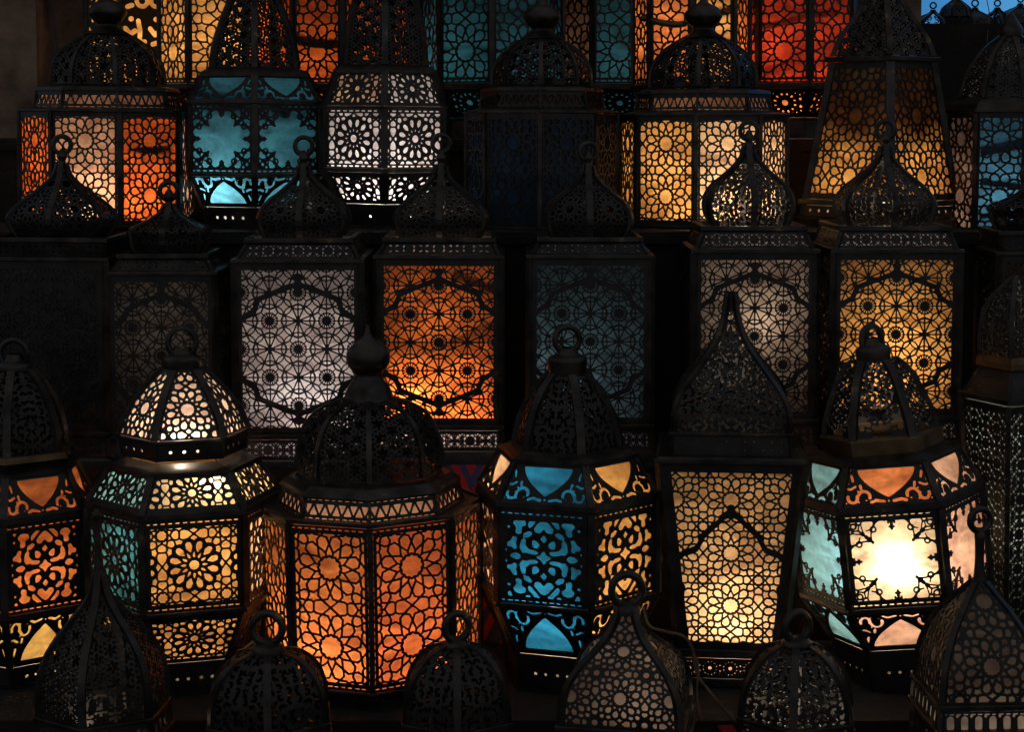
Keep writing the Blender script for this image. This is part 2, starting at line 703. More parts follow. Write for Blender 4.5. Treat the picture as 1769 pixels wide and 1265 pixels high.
def leaf(P, p, q, hw, bulge=0.30):
    """two arcs from p to q"""
    mx, my = (p[0] + q[0]) / 2, (p[1] + q[1]) / 2
    nx, ny = -(q[1] - p[1]), q[0] - p[0]
    for sg in (-1, 1):
        pts = []
        for k in range(7):
            t = k / 6
            w_ = 4 * t * (1 - t) * bulge * sg
            pts.append((p[0] + (q[0] - p[0]) * t + nx * w_, p[1] + (q[1] - p[1]) * t + ny * w_))
        P.poly(pts, hw, False)


def sun_unit_lines(P, g, S, W, L, hw, c0):
    n = int(W / g) + 3
    m = int(L / g) + 3
    kn = 0.215
    for i in range(-n, n + 1):
        for j in range(-m, m + 1):
            x, y = c0[0] + i * g, c0[1] + j * g
            if abs(x) > W + g or y < -g or y > L + g:
                continue
            knots = [(sx * .5, sy * kn) for sx in (-1, 1) for sy in (-1, 1)] + [(sx * kn, sy * .5) for sx in (-1, 1) for sy in (-1, 1)]
            if (i + j) % 2 == 0:                       # hub: filled disc, sixteen spokes, ring
                P.disc(x, y, 0.145 * g)
                P.circ(x, y, 0.275 * g, hw * 0.9, 24)
                for k in range(16):
                    r1 = .40 if k % 4 == 2 else .5
                    P.line(*pol((x, y), 0.1 * g, 22.5 * k), *pol((x, y), (r1 if k % 2 == 0 else .30) * g, 22.5 * k), hw * 0.8)
                kk = sorted(knots, key=lambda q: math.atan2(q[1], q[0]))
                for k in range(8):
                    p, q = kk[k], kk[(k + 1) % 8]
                    mid = ((p[0] + q[0]) / 2 * .84, (p[1] + q[1]) / 2 * .84)
                    P.poly([(x + p[0] * g, y + p[1] * g), (x + mid[0] * g, y + mid[1] * g), (x + q[0] * g, y + q[1] * g)], hw * 0.9, False)
            else:                                      # star: twelve long spokes
                P.disc(x, y, 0.055 * g)
                for p in knots:
                    P.line(x, y, x + p[0] * g, y + p[1] * g, hw)
                P.line(x - .5 * g, y, x + .5 * g, y, hw)
                P.line(x, y - .5 * g, x, y + .5 * g, hw)
            for dx, dy in ((0.5, 0), (0, 0.5)):        # lens on every bond
                mx, my = x + dx * g, y + dy * g
                if dx:
                    leaf(P, (mx, my - kn * g), (mx, my + kn * g), hw * 0.9, 0.22)
                else:
                    leaf(P, (mx - kn * g, my), (mx + kn * g, my), hw * 0.9, 0.22)
                for sg in (-1, 1):
                    P.disc(mx + (sg * kn * g if dy else 0), my + (sg * kn * g if dx else 0), hw * 1.5)
            cx_, cy2 = x + g / 2, y + g / 2            # four leaves round each cell
            ks = [(cx_, cy2 - (.5 - kn) * g), (cx_ + (.5 - kn) * g, cy2), (cx_, cy2 + (.5 - kn) * g), (cx_ - (.5 - kn) * g, cy2)]
            for k in range(4):
                leaf(P, ks[k], ks[(k + 1) % 4], hw * 0.9, 0.2)


def pat_sun(gpx=47.5, hw=1.45, frame=True, fy=(0.12, 0.88)):
    def f(P, W, L, S, H):
        g = gpx * S
        c0 = (0, L * 0.5)
        sun_unit_lines(P, g, S, W, L, hw * S, c0)
        if frame:
            X = W * 0.86
            t = 4.2 * S
            yb, yt = L * fy[0], L * fy[1]
            for sg in (1, -1):
                e = yt if sg > 0 else yb
                for sx in (-1, 1):
                    P.poly([(0, e), (sx * X * 0.72, e - sg * L * .09), (sx * X * 0.80, e - sg * L * .155), (sx * X * 1.05, e - sg * L * .205)], t, False)
                P.disc(0, e - sg * 2 * S, 8 * S)
                P.disc(0, e + sg * 11 * S, 7 * S)
            for sx in (-1, 1):
                P.line(sx * X * 1.05, yb + L * .2, sx * X * 1.05, yt - L * .2, t * 0.7)
    return f


def pat_arch_stars(apx=26, hw=1.7):
    """small stars crossed by a bold pointed arch"""
    def f(P, W, L, S, H):
        lay_net(P, (0, L * 0.238), apx * S, W, L, hw * S)
        y = L * 0.735
        for sx in (-1, 1):
            P.poly([(0, y), (sx * W * .10, y - L * .02), (sx * W * .38, y - L * .125), (sx * W * .46, y - L * .185), (sx * W * .85, y - L * .25)], 4.2 * S, False)
        P.disc(0, y, 9 * S)
        P.disc(0, y + 9 * S, 7 * S)
    return f


def arc(cx, cy_, r, a0, a1, n=14, ry=None):
    ry = ry or r
    return [(cx + r * math.cos(R_(a0 + (a1 - a0) * k / n)), cy_ + ry * math.sin(R_(a0 + (a1 - a0) * k / n))) for k in range(n + 1)]


ARAB = [[(-.2, 0), (-.07, .07), (0, .19), (.07, .07), (.2, 0), (.07, -.07), (0, -.19), (-.07, -.07)],
        [(0, .34), (.05, .42), (.10, .45), (.05, .49), (0, .57), (-.05, .49), (-.10, .45), (-.05, .42)],
        [(.09, .31), (.15, .22), (.25, .22), (.28, .30), (.27, .43), (.17, .40)],
        [(.10, .12), (.2, .06), (.35, .07), (.42, .11), (.5, .08), (.58, .2), (.55, .36), (.5, .44), (.42, .42), (.43, .28), (.34, .18), (.2, .165)],
        [(.25, .58), (.36, .47), (.5, .46), (.47, .57), (.33, .64)],
        [(-.24, .70), (-.2, .60), (-.09, .59), (0, .70), (.09, .59), (.2, .60), (.24, .70), (.1, .86), (0, .92), (-.1, .86)],
        [(.06, 1.0), (.15, .90), (.33, .69), (.38, .72), (.36, .84), (.28, .90), (.21, 1.0)],
        [(.28, 1.0), (.33, .93), (.42, .94), (.46, 1.0)],
        [(.52, .57), (.62, .53), (.68, .58), (.65, .70), (.74, .80), (.66, .90), (.56, .92), (.44, .88), (.41, .78), (.52, .72)],
        [(.52, 0), (.62, .09), (.72, .075), (.82, 0), (.72, -.075), (.62, -.09)],
        [(.63, .19), (.70, .16), (.76, .22), (.86, .22), (.88, .32), (.79, .36), (.72, .49), (.62, .46), (.66, .33)],
        [(.84, .12), (1.0, .04), (1.0, .25), (.93, .21)], [(.88, .58), (1.0, .44), (1.0, .66)], [(.77, .70), (.83, .66), (.88, .70), (.83, .76)],
        [(.72, 1.0), (.80, .84), (.86, .90), (.85, 1.0)], [(.91, 1.0), (.90, .80), (1.0, .76), (1.0, 1.0)]]


def pat_arabesque(hw=3.4):
    def f(P, W, L, S, H):
        P.solid = True
        for pg in ARAB:
            seen = set()
            for sx in (-1, 1):
                for sy in (-1, 1):
                    q = [(sx * x, sy * y) for x, y in pg]
                    k = frozenset((round(x, 3), round(y, 3)) for x, y in q)
                    if k in seen:
                        continue
                    seen.add(k)
                    P.holes.append([(x * W * .90, L / 2 + y * L / 2 * .86) for x, y in q])
    return f


def pat_shield(point='down', size=0.56):
    """solid plate with one shield opening and scrolls cut in the corners"""
    def f(P, W, L, S, H):
        P.solid = True
        dn = point == 'down'

        def yy(v):
            return L * v if dn else L * (1 - v)
        rows = 26
        for k in range(rows + 1):
            v = 0.17 + 0.70 * k / rows
            q = (v - 0.17) / 0.70
            wv = size * W * (1 - (1 - q) ** 1.75) * 0.93
            r = 0.70 * L / rows * 0.8
            P.slit(-max(wv - r, 0), yy(v), max(wv - r, 0) + 1e-6, yy(v), min(r, max(wv, .4 * S)))
        Hb = H(0.1 * L) if dn else H(0.9 * L)
        for sx in (-1, 1):
            def X(u):
                return sx * u * Hb
            r = 2.6 * S
            P.slits([(X(.10), yy(.07)), (X(.26), yy(.11)), (X(.36), yy(.07))], r)
            P.slits([(X(u), yy(v)) for u, v in arc(.50, .22, .12, 200, 20, 8, .13)], r)
            P.slits([(X(u), yy(v)) for u, v in arc(.74, .20, .10, 160, 380, 8, .12)], r)
            P.slits([(X(.66), yy(.48)), (X(.76), yy(.42)), (X(.84), yy(.44))], r * 0.8)
            P.slits([(X(.70), yy(.62)), (X(.72), yy(.76))], r * 0.8)
            P.slits([(X(.56), yy(.50)), (X(.55), yy(.42))], r * 0.9)
            for u, v in ((.46, .12), (.62, .09), (.88, .08), (.80, .08), (.62, .36), (.80, .56), (.74, .90), (.9, .33)):
                P.slit(X(u), yy(v), X(u) + 1e-6, yy(v), 1.7 * S)
        P.slit(0, yy(.08), 1e-6, yy(.08), 2.0 * S)
    return f


def pat_lace(hw=1.7, k_in=1.0):
    """open foiled middle with a lacy border"""
    def f(P, W, L, S, H):
        cyy = L / 2
        h = hw * S
        w2, l2 = W * .93, L / 2 * .90

        def T(u, v):
            return (u * w2, cyy + v * l2)
        pts = []
        for k in range(120):
            q = 3 * k
            ph = abs((q + 45) % 90 - 45)
            r = k_in * np.interp(ph, [0, 5, 12, 20, 30, 38, 43, 45], [.80, .86, .90, .87, .78, .68, .60, .60])
            pts.append(T(r * math.cos(R_(q)), r * math.sin(R_(q))))
        P.poly(pts, h * 1.1)
        for sx in (-1, 1):
            for sy in (-1, 1):
                for sw in (0, 1):
                    def M(u, v):
                        return T(sx * (v if sw else u), sy * (u if sw else v))

                    def R(u, v, r):
                        P.circ(*M(u, v), r * S, h * 1.2, 12)
                    R(.73, .40, 4.6)
                    R(.91, .70, 4.2)
                    P.line(*M(.78, .40), *M(1.02, .36), h)
                    P.line(*M(.90, .38), *M(.99, .50), h)
                    P.line(*M(.73, .46), *M(.70, .56), h)
                    P.line(*M(.66, .62), *M(.86, .66), h)
                    P.line(*M(.94, .64), *M(1.02, .52), h)
                    P.line(*M(.92, .14), *M(1.02, .22), h * 1.3)
                    P.line(*M(.86, .07), *M(1.02, .05), h * 1.5)
                    P.disc(*M(.92, .37), 2.9 * S)
                if True:
                    P.line(*T(sx * .42, sy * .42), *T(sx * .72, sy * .72), h * 1.5)
                    for u, r in ((.43, 2.6), (.50, 4.4), (.56, 3.4), (.63, 3.6)):
                        P.disc(*T(sx * u, sy * u), r * S)
                    P.circ(*T(sx * .82, sy * .82), 4.4 * S, h * 1.2, 12)
                    P.line(*T(sx * .88, sy * .88), *T(sx * 1.02, sy * 1.02), h * 1.4)
                    P.line(*T(sx * .72, sy * .72), *T(sx * .86, sy * .70), h)
                    P.line(*T(sx * .72, sy * .72), *T(sx * .70, sy * .86), h)
        for q in range(4):
            c, n = math.cos(q * PI / 2), math.sin(q * PI / 2)
            for r, d in ((.84, 2.6), (.77, 3.6), (.71, 1.8)):
                P.disc(*T(c * r, n * r), d * S)
            P.line(*T(c * .77 - n * .06, n * .77 + c * .06), *T(c * .77 + n * .06, n * .77 - c * .06), h * 1.3)
    return f


def pat_petals(px=13, r=2.7, seed=1, lo=0.0, hi=1.0):
    """solid sheet punched with flowers of petal holes"""
    def f(P, W, L, S, H):
        P.solid = True
        rng = random.Random(seed)
        d = px * 2.3 * S
        for c in hexlat((0, L * 0.36), d, W, L):
            if not (L * lo < c[1] < L * hi):
                continue
            for k in range(6):
                A = 60 * k + 30
                P.slit(*pol(c, 0.20 * d, A), *pol(c, 0.36 * d, A), r * S * rng.uniform(0.75, 1.1))
            P.slit(*c, c[0] + 1e-6, c[1], r * 0.9 * S)
            for k in range(6):
                p = pol(c, 0.53 * d, 60 * k)
                P.slit(*p, p[0] + 1e-6, p[1], r * 0.7 * S)
    return f


def pat_scroll(px=15, r=2.3, seed=2):
    """solid sheet cut with curling leaves"""
    def f(P, W, L, S, H):
        P.solid = True
        rng = random.Random(seed)
        g = px * S
        for i in range(0, int(W / g) + 2):
            for j in range(-1, int(L / g) + 2):
                y = (j + 0.5 * (i % 2)) * g
                a0 = rng.uniform(0, 360)
                rr = g * rng.uniform(0.22, 0.30)
                sw = rng.choice((-1, 1)) * rng.uniform(150, 230)
                x = (i + .5) * g
                for sx in (-1, 1):
                    P.slits([(sx * px_, py_) for px_, py_ in arc(x, y, rr, a0, a0 + sw, 7)], r * S)
                    q = pol((x, y), g * 0.52, a0 + 200)
                    P.slit(sx * q[0], q[1], sx * (q[0] + 0.13 * g), q[1] + 0.1 * g, r * 0.7 * S)
    return f


def pat_zigzag(n=5):
    def f(P, W, L, S, H):
        P.solid = True
        k = 2 * W / n
        for i in range(n + 1):
            for up in (0, 1):
                x = -W + (i + 0.5 * up) * k
                a, b = L * .26, L * .70
                if up:
                    a, b = b, a
                m = 5
                for q in range(m + 1):
                    f_ = q / m
                    y = a + (b - a) * f_ * 0.8
                    hwid = k * 0.27 * (1 - f_)
                    P.slit(x - hwid, y, x + hwid + 1e-6, y, L * .44 * 0.8 / m * 0.6)
    return f


def pat_script(seed=3):
    """large flowing strokes of ornamental script, left open"""
    def f(P, W, L, S, H):
        P.solid = True
        rng = random.Random(seed)
        for row in range(int(L / (62 * S)) + 1):
            y0 = row * 62 * S
            x = -W + 9 * S
            while x < W:
                t = rng.random()
                if t < 0.4:
                    P.slits([(x, y0 + 4 * S), (x + 2 * S, y0 + 26 * S), (x - 1 * S, y0 + rng.uniform(40, 52) * S)], 4.0 * S)
                    P.slit(x + 6 * S, y0 + 6 * S, x + 9 * S, y0 + 8 * S, 4.4 * S)
                    x += 19 * S
                elif t < 0.75:
                    P.slits([(x + u * S, y0 + v * S) for u, v in arc(6, 14, 9, 160, 400, 8)], 3.8 * S)
                    P.slit(x + 6 * S, y0 + 40 * S, x + 9 * S, y0 + 47 * S, 4.2 * S)
                    x += 24 * S
                else:
                    P.slits([(x, y0 + 30 * S), (x + 8 * S, y0 + 20 * S), (x + 16 * S, y0 + 26 * S)], 4.2 * S)
                    P.slit(x + 4 * S, y0 + 4 * S, x + 12 * S, y0 + 7 * S, 4.0 * S)
                    P.slit(x + 10 * S, y0 + 46 * S, x + 10 * S + 1e-6, y0 + 46 * S, 4.6 * S)
                    x += 23 * S
    return f


def pat_rivets(xs):
    def f(P, W, L, S, H):
        P.solid = True
        for x in xs:
            P.slit(x * W, L * .5, x * W + 1e-6, L * .5, 3.0 * S)
    return f


def pat_eyelets(px=30):
    """arched openings side by side above a lattice"""
    def f(P, W, L, S, H):
        P.solid = True
        g = px * S
        n = int(W / g) + 2
        for i in range(-n, n + 1):
            P.slit(i * g, L * .18, i * g, L * .55, g * .27)
            P.slit(i * g + g / 2, L * .75, i * g + g / 2 + 1e-6, L * .75, g * .12)
    return f


# ------------------------------------------------------------------ a lantern
GAIN = 1.5


class Lantern:
    def __init__(s, name, label, px, Y, zbase, N, rot=0.0, tilt=0.0, group=None, cat='lantern', metal_mat=None, yref=600):
        # rot: how the front facet turns away from the line of sight
        s.px, s.Y, s.N = px, Y, N
        s.rot = R_(rot) - math.atan2(px - PW / 2, FPX)
        s.S = pxm(px, yref, Y)
        s.m = metal_mat or IRON
        s.o = bpy.data.objects.new(name, None)
        s.o.empty_display_size = 0.05
        COL.objects.link(s.o)
        s.org = Vector((at(px, yref, Y).x, Y, zbase))
        s.o.location = s.org
        s.rng = random.Random(label)
        s.o.rotation_euler = (R_(s.rng.gauss(0, 0.3)), R_(tilt + s.rng.gauss(0, 0.4)), s.rot + R_(s.rng.gauss(0, 0.7)))
        tag(s.o, label, cat, group)
        s.fr = MB()
        s.cosN = math.cos(PI / N)
        s.bulbs = []

    def z(s, py, hw=0.0):
        """height over the base of the row py seen on the front, hw pixels before the axis; None is the base itself"""
        if py is None:
            return 0.0
        return at(s.px, py, s.Y - 0.88 * hw * s.S).z - s.org.z

    def pr(s, pts, curve=False, N=None):
        """pixel rows (y, half-width) top to bottom -> [(apothem, z)] bottom to top"""
        N = N or s.N
        p = [((hw * s.S) * (math.cos(PI / N) if N > 4 else 1.0), s.z(y, hw)) for y, hw in pts][::-1]
        p = np.asarray(p)
        return catmull(p, 7) if curve else p

    def section(s, pts, pat, cols=None, m=(8, 8, 8), rib=7, slots='', curve=False, name='body_panel', cell=1.45, deep=6.0, inset=4.5, mat=None, skip=(), N=None, drot=0.0):
        N = N or s.N
        drot = R_(drot)
        prof = s.pr(pts, curve, N)
        S = s.S
        me = gore(prof, N, pat, tuple(x * S for x in m), cell * S, slots, S, mat=mat)
        for k in range(N):
            if k in skip:
                continue
            o = link(name, me, s.o, k * 2 * PI / N + drot)
            if cols:
                c = cols.get(k, cols.get(k - N, cols['d']))
                if c:
                    pm = pane_mesh(prof, N, inset * S, glass(c))
                    link('glass_pane', pm, o)
        if rib:
            _, a, zz, _ = resample(prof, 2 if len(prof) == 2 else 18)
            Rr = a / math.cos(PI / N)
            h = rib * S / 2
            for k in range(N):
                th = (k + 0.5) * 2 * PI / N + drot
                er, et = np.array([math.sin(th), -math.cos(th), 0]), np.array([math.cos(th), math.sin(th), 0])
                P = np.zeros((len(a), 4, 3))
                for q, (dr, dt) in enumerate(((-deep * S, -h), (0.6 * S + 0.45 * h, -h), (0.6 * S + 0.45 * h, h), (-deep * S, h))):
                    P[:, q] = (Rr + dr)[:, None] * er + dt * et
                    P[:, q, 2] = zz
                s.fr.grid(P, close_v=True)
        return s

    def ring(s, y, hw, h, t=5, out=2.0, round_=0, drot=0.0):
        """flat hoop centred on the row y, h pixels tall, t deep"""
        S = s.S
        z = s.z(y, hw)
        r0, r1 = (hw - t) * S, (hw + out) * S
        f = 1.0 if s.N > 4 else 1 / s.cosN
        N = round_ or s.N
        if round_:
            f = 1.0
        r0, r1, hh = r0 * f, r1 * f, h * S / 2
        e = min(hh, 1.2 * S)
        s.fr.lathe([(r0, z - hh), (r1 - e, z - hh), (r1, z - hh + e), (r1, z + hh - e), (r1 - e, z + hh), (r0, z + hh)], N, PI / N + R_(drot), closed=True)
        return s

    def plate(s, pts, name='base', round_=0, mat=None, smooth=False):
        """solid turned or folded body through (y, hw)"""
        N = round_ or s.N
        f = 1.0 if (s.N > 4 or round_) else 1 / s.cosN
        mb = MB()
        mb.lathe([(hw * s.S * f, s.z(y, hw)) for y, hw in pts][::-1], N, PI / N)
        return link(name, mb.mesh(name, mat or s.m, smooth), s.o)

    def turned(s, pts, name='finial', n=20):
        mb = MB()
        p = catmull([(hw * s.S, s.z(y)) for y, hw in pts][::-1], 5)
        p[:, 0] = np.maximum(p[:, 0], 0.0004)
        mb.lathe(p, n)
        return link(name, mb.mesh(name, s.m, True), s.o)

    def hoop(s, y, r, tube, rx=None, turn=0.0, arch=False):
        S = s.S
        rx = rx or r
        mb = MB()
        if arch:
            t = np.linspace(0, PI, 18)
            p = [(rx, -r * 1.2)] + [(rx * math.cos(q), r * math.sin(q)) for q in t] + [(-rx, -r * 1.2)]
            mb.tube([(x * S, 0, s.z(y) + z * S) for x, z in p], tube * S, 8)
        else:
            t = np.arange(28) * 2 * PI / 28
            mb.tube([(rx * S * math.cos(q), 0, s.z(y) + r * S * math.sin(q)) for q in t], tube * S, 8, closed=True)
        return link('hanging_ring', mb.mesh('hanging_ring', s.m, True), s.o, -s.rot + R_(turn + s.rng.gauss(0, 9)))

    def bulb(s, y, lum, d, dx=0.0, dy=0.0, col=(1.0, 0.80, 0.58), r=15):
        """lamp at row y; lum = brightness wanted on clear glass d pixels away"""
        l = bpy.data.lights.new('bulb', 'POINT')
        l.energy = 4 * PI * PI * (d * s.S) ** 2 * lum * GAIN
        l.color = col
        l.shadow_soft_size = r * s.S
        o = bpy.data.objects.new('bulb', l)
        COL.objects.link(o)
        o.parent = s.o
        q = Matrix.Rotation(-s.rot, 3, 'Z') @ Vector((dx * s.S, dy * s.S, 0))
        o.location = (q.x, q.y, s.z(y))
        return s

    def holder(s, y, hw, rod_to):
        """unseen cup on a rod, added above the bulb to darken the upper panes"""
        mb = MB()
        S = s.S
        z = s.z(y)
        mb.lathe([(0.3 * S, z + 9 * S), (hw * .5 * S, z + 7 * S), (hw * S, z - 4 * S), (hw * .96 * S, z - 4 * S), (hw * .45 * S, z + 5 * S), (0.3 * S, z + 6 * S)], 16)
        mb.tube([(0, 0, z + 6 * S), (0, 0, s.z(rod_to))], 2.2 * S, 6)
        link('shade_cup', mb.mesh('shade_cup', BRASS), s.o)  # added only for the shade it throws on the panes above
        return s

    def bracket(s, pts, w=7):
        """unseen bent bar, added to cast a dark band on the glass: pts (dx, row, dy)"""
        mb = MB()
        q = Matrix.Rotation(-s.rot, 3, 'Z')
        p = []
        for dx, y, dy in pts:
            v = q @ Vector((dx * s.S, dy * s.S, 0))
            p.append((v.x, v.y, s.z(y, -dy / 0.88)))
        mb.tube(catmull(p, 6), w * s.S, 6)
        link('shadow_bar', mb.mesh('shadow_bar', BRASS, True), s.o)  # hidden bar added for its shadow on the panes, no real fitting
        return s

    def done(s):
        link('frame', s.fr.mesh('frame', s.m), s.o)
        return s.o


# ------------------------------------------------------------------ the setting
Z1, Z2 = at(884, 1480, -0.45).z, at(884, 1222, -0.15).z
Z3, Z4, Z5 = at(884, 800, 0.22).z, at(884, 399, 0.50).z, at(884, 240, 0.85).z
mb = MB()
mb.grid(np.array([[(x, y, 0.0) for y in (-6, 14)] for x in (-9, 9)], dtype=float))
gr = link('ground', mb.mesh('ground', GROUNDM))
gr['kind'] = 'structure'

st = bpy.data.objects.new('stepped_stand', None)
COL.objects.link(st)
tag(st, 'dark stained wooden display stand stepped like stairs under all the lanterns', 'display stand')
edges = [(-0.62, Z1), (-0.215, Z2), (0.182, Z3), (0.465, Z4), (0.80, Z5)]
for i, (ye, zz) in enumerate(edges):
    yb = edges[i + 1][0] + 0.01 if i < 4 else 1.40
    mb = MB()
    mb.box(-1.7, 1.7, ye, yb, zz - 0.022, zz)
    link('shelf', mb.mesh('shelf', WOOD), st)
    zl = edges[i - 1][1] if i else 0.0
    mb = MB()
    mb.box(-1.69, 1.69, ye + 0.012, ye + 0.03, zl + 0.002, zz - 0.0225)
    link('riser', mb.mesh('riser', WOOD), st)

# back wall of the stall, with a rough plaster pier on one side
xw = at(1592, 20, 1.45).x
wall = bpy.data.objects.new('stall_wall', None)
COL.objects.link(wall)
tag(wall, 'rough brown plaster wall behind the top row of lanterns', 'wall')


def rough_slab(x0, x1, z0, z1, y, amp, seed, d=0.12):
    rng = np.random.default_rng(seed)
    nx, nz = max(4, int((x1 - x0) / 0.03)), max(4, int((z1 - z0) / 0.03))
    X, Zz = np.meshgrid(np.linspace(x0, x1, nx), np.linspace(z0, z1, nz), indexing='ij')
    D = blur(rng.normal(0, 1, X.shape), 3) * amp + 0.5 * amp * np.sin(X * 9) * np.sin(Zz * 7)
    P = np.stack([X, y - D, Zz], -1)
    mb = MB()
    mb.grid(P)
    mb.box(x0, x1, y + amp * 3, y + d, z0, z1)
    return mb


link('plaster_face', rough_slab(-2.2, xw, 0, 3.4, 1.45, 0.006, 1).mesh('plaster_face', WALLM, True), wall)
xa, xb = at(-160, 20, 1.30).x, at(66, 20, 1.30).x
link('pier', rough_slab(xa, xb, 0, 3.4, 1.28, 0.010, 2, 0.20).mesh('pier', WALLM, True), wall)

zl = at(1700, 46, 1.75).z
mb = MB()
mb.box(xw + 0.004, 2.6, 1.60, 1.95, 0, zl)
lw = link('parapet_wall', mb.mesh('parapet_wall', WOOD))
tag(lw, 'low dark parapet wall carrying small lanterns against the blue sky', 'wall')

# evening sky beyond the parapet
ms, nt, N_, L_, b_ = nodes('evening_sky')
N_.remove(b_)
em = N_.new('ShaderNodeEmission')
tc = N_.new('ShaderNodeTexCoord')
nz = N_.new('ShaderNodeTexNoise')
nz.inputs['Scale'].default_value = 0.5
L_.new(tc.outputs['Object'], nz.inputs['Vector'])
cr = N_.new('ShaderNodeValToRGB')
cr.color_ramp.elements[0].position, cr.color_ramp.elements[1].position = 0.3, 0.7
cr.color_ramp.elements[0].color, cr.color_ramp.elements[1].color = (0.025, 0.15, 0.40, 1), (0.085, 0.34, 0.66, 1)
L_.new(nz.outputs['Fac'], cr.inputs['Fac'])
L_.new(cr.outputs['Color'], em.inputs['Color'])
L_.new(em.outputs[0], N_['Material Output'].inputs['Surface'])
mb = MB()
th = np.linspace(R_(-50), R_(50), 24)
mb.grid(np.array([[(16 * math.sin(q), -2.8 + 16 * math.cos(q), z_) for z_ in (0.02, 14.0)] for q in th]))
sk = link('sky', mb.mesh('sky', ms, True))
sk['kind'] = 'structure'


# ------------------------------------------------------------------ second row: big lit lanterns
D = 'd'
G2 = 'large lit lanterns on the second step'


def dome_ring(L, y_ring, r, tube, y_cap, hw_cap, y_dome, arch=False, rx=None, turn=0):
    L.turned([(y_cap - 22, hw_cap * .42), (y_cap - 12, hw_cap * .55), (y_cap - 5, hw_cap * .95), (y_cap + 4, hw_cap), (y_dome, hw_cap * 0.95)], 'dome_cap')
    L.hoop(y_ring, r, tube, rx=rx, arch=arch, turn=turn)


def barrel(name, label, px, Y, zb, N, rot, R, ub, bd, lb, Rt, Rb, cols_u, cols_b, cols_l, pu, pb, pl, base_hw, tilt=0, group=None, post=12, yref=960, slots=True, mu=(9, 6, 9), m=(13, 14, 14), floor=True, deck=(20, 0.74), rivets=(-.45, -.15, .2, .5)):
    """faceted barrel: sloped shoulders, upright panels, facets drawn in to a riveted foot"""
    L = Lantern(name, label, px, Y, zb, N, rot, tilt, group, yref=yref)
    L.section([(ub[0], Rt), (ub[1], R - 2)], pu, cols_u, mu, post, name='shoulder_panel')
    L.ring((ub[1] + bd[0]) / 2, R, bd[0] - ub[1] - 1, 5, 3)
    L.section([(bd[0], R), (bd[1], R)], pb, cols_b, m, post, 'tb' if slots else '', name='body_panel')
    L.ring((bd[1] + lb[0]) / 2, R, max(lb[0] - bd[1] - 1, 3), 5, 3)
    L.section([(lb[0], R - 2), (lb[1], Rb)], pl, cols_l, (9, 9, 6), post, name='lower_panel')
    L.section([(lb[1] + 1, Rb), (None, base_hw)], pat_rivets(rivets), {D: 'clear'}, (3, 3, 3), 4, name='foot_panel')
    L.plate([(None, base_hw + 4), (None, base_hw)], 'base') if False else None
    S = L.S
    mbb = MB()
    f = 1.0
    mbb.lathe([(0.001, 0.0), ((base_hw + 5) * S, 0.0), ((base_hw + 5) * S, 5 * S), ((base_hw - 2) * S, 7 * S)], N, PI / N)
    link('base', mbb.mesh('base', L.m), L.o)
    L.plate(([(ub[0] - deck[0], 1)] if floor else []) + [(ub[0] - deck[0], Rt * deck[1]), (ub[0] - 7, Rt * 0.98), (ub[0] - 3, Rt + 5), (ub[0] + 3, Rt + 5), (ub[0] + 4, Rt - 3)], 'top_deck')  # the closing disc under the dome is added to block bulb light
    return L


ROS = pat_rosette(52, 1.5)
# -- lit rosette lantern with a pierced bell dome
L = barrel('barrel_lantern', 'six-sided lantern with amber rosette panels, teal side and brightly glowing pierced dome', 322, 0.0, Z2, 6, 4, 167, (822, 888), (900, 1060), (1068, 1146), 128, 122,
           {D: 'amber', 0: 'sun', -1: 'mist', 1: 'sun'}, {D: 'cream', 0: 'amber', -1: 'teal', 1: 'cream'}, {D: 'amber', 0: 'amber', 1: 'brown'},
           pat_rosette(43, 1.3, 0.5), ROS, pat_rosette(43, 1.3, 0.5), 118, group=G2, floor=False)
L.section([(640, 36), (660, 55), (695, 82), (730, 101), (762, 112)], pat_star_px(44, 1.9, 0.40), {D: 'blush'}, (9, 5, 3), 13, curve=True, name='dome_panel', cell=1.5, N=6)
L.section([(768, 112), (798, 108)], pat_rivets((-.55, -.15, .25)), {D: 'clear'}, (3, 3, 3), 5, name='collar_panel')
L.ring(766, 113, 5)
dome_ring(L, 592, 24, 5.5, 622, 33, 640)
L.bulb(752, 4.0, 34, dx=6, dy=-66, r=8).bulb(735, .5, 70).bulb(818, 1.7, 45, dx=58, dy=-84, r=6).bulb(925, 0.75, 145).bulb(1080, 0.10, 120)
L.done()

# -- orange arabesque lantern cut by the picture's edge
L = barrel('barrel_lantern', 'orange lantern with bold arabesque panel and a yellow-lit shield in its lower facet', 32, 0.03, Z2, 6, 22, 141, (824, 894), (908, 1062), (1072, 1152), 108, 108,
           {D: 'orange'}, {D: 'orange'}, {D: 'yellow', 0: 'yellow'}, pat_shield('down'), pat_arabesque(3.0), pat_shield('up'), 104, group=G2)
L.section([(640, 30), (672, 55), (715, 76), (755, 87), (790, 90)], pat_scroll(13, 2.2, 5), None, (8, 5, 3), 13, curve=True, name='dome_panel')
L.plate([(788, 92), (792, 105), (803, 108)], 'collar', mat=BRASS)
dome_ring(L, 612, 24, 5, 634, 30, 642)
L.bulb(985, 0.62, 122).bulb(1108, 0.55, 80, dx=20)
L.done()

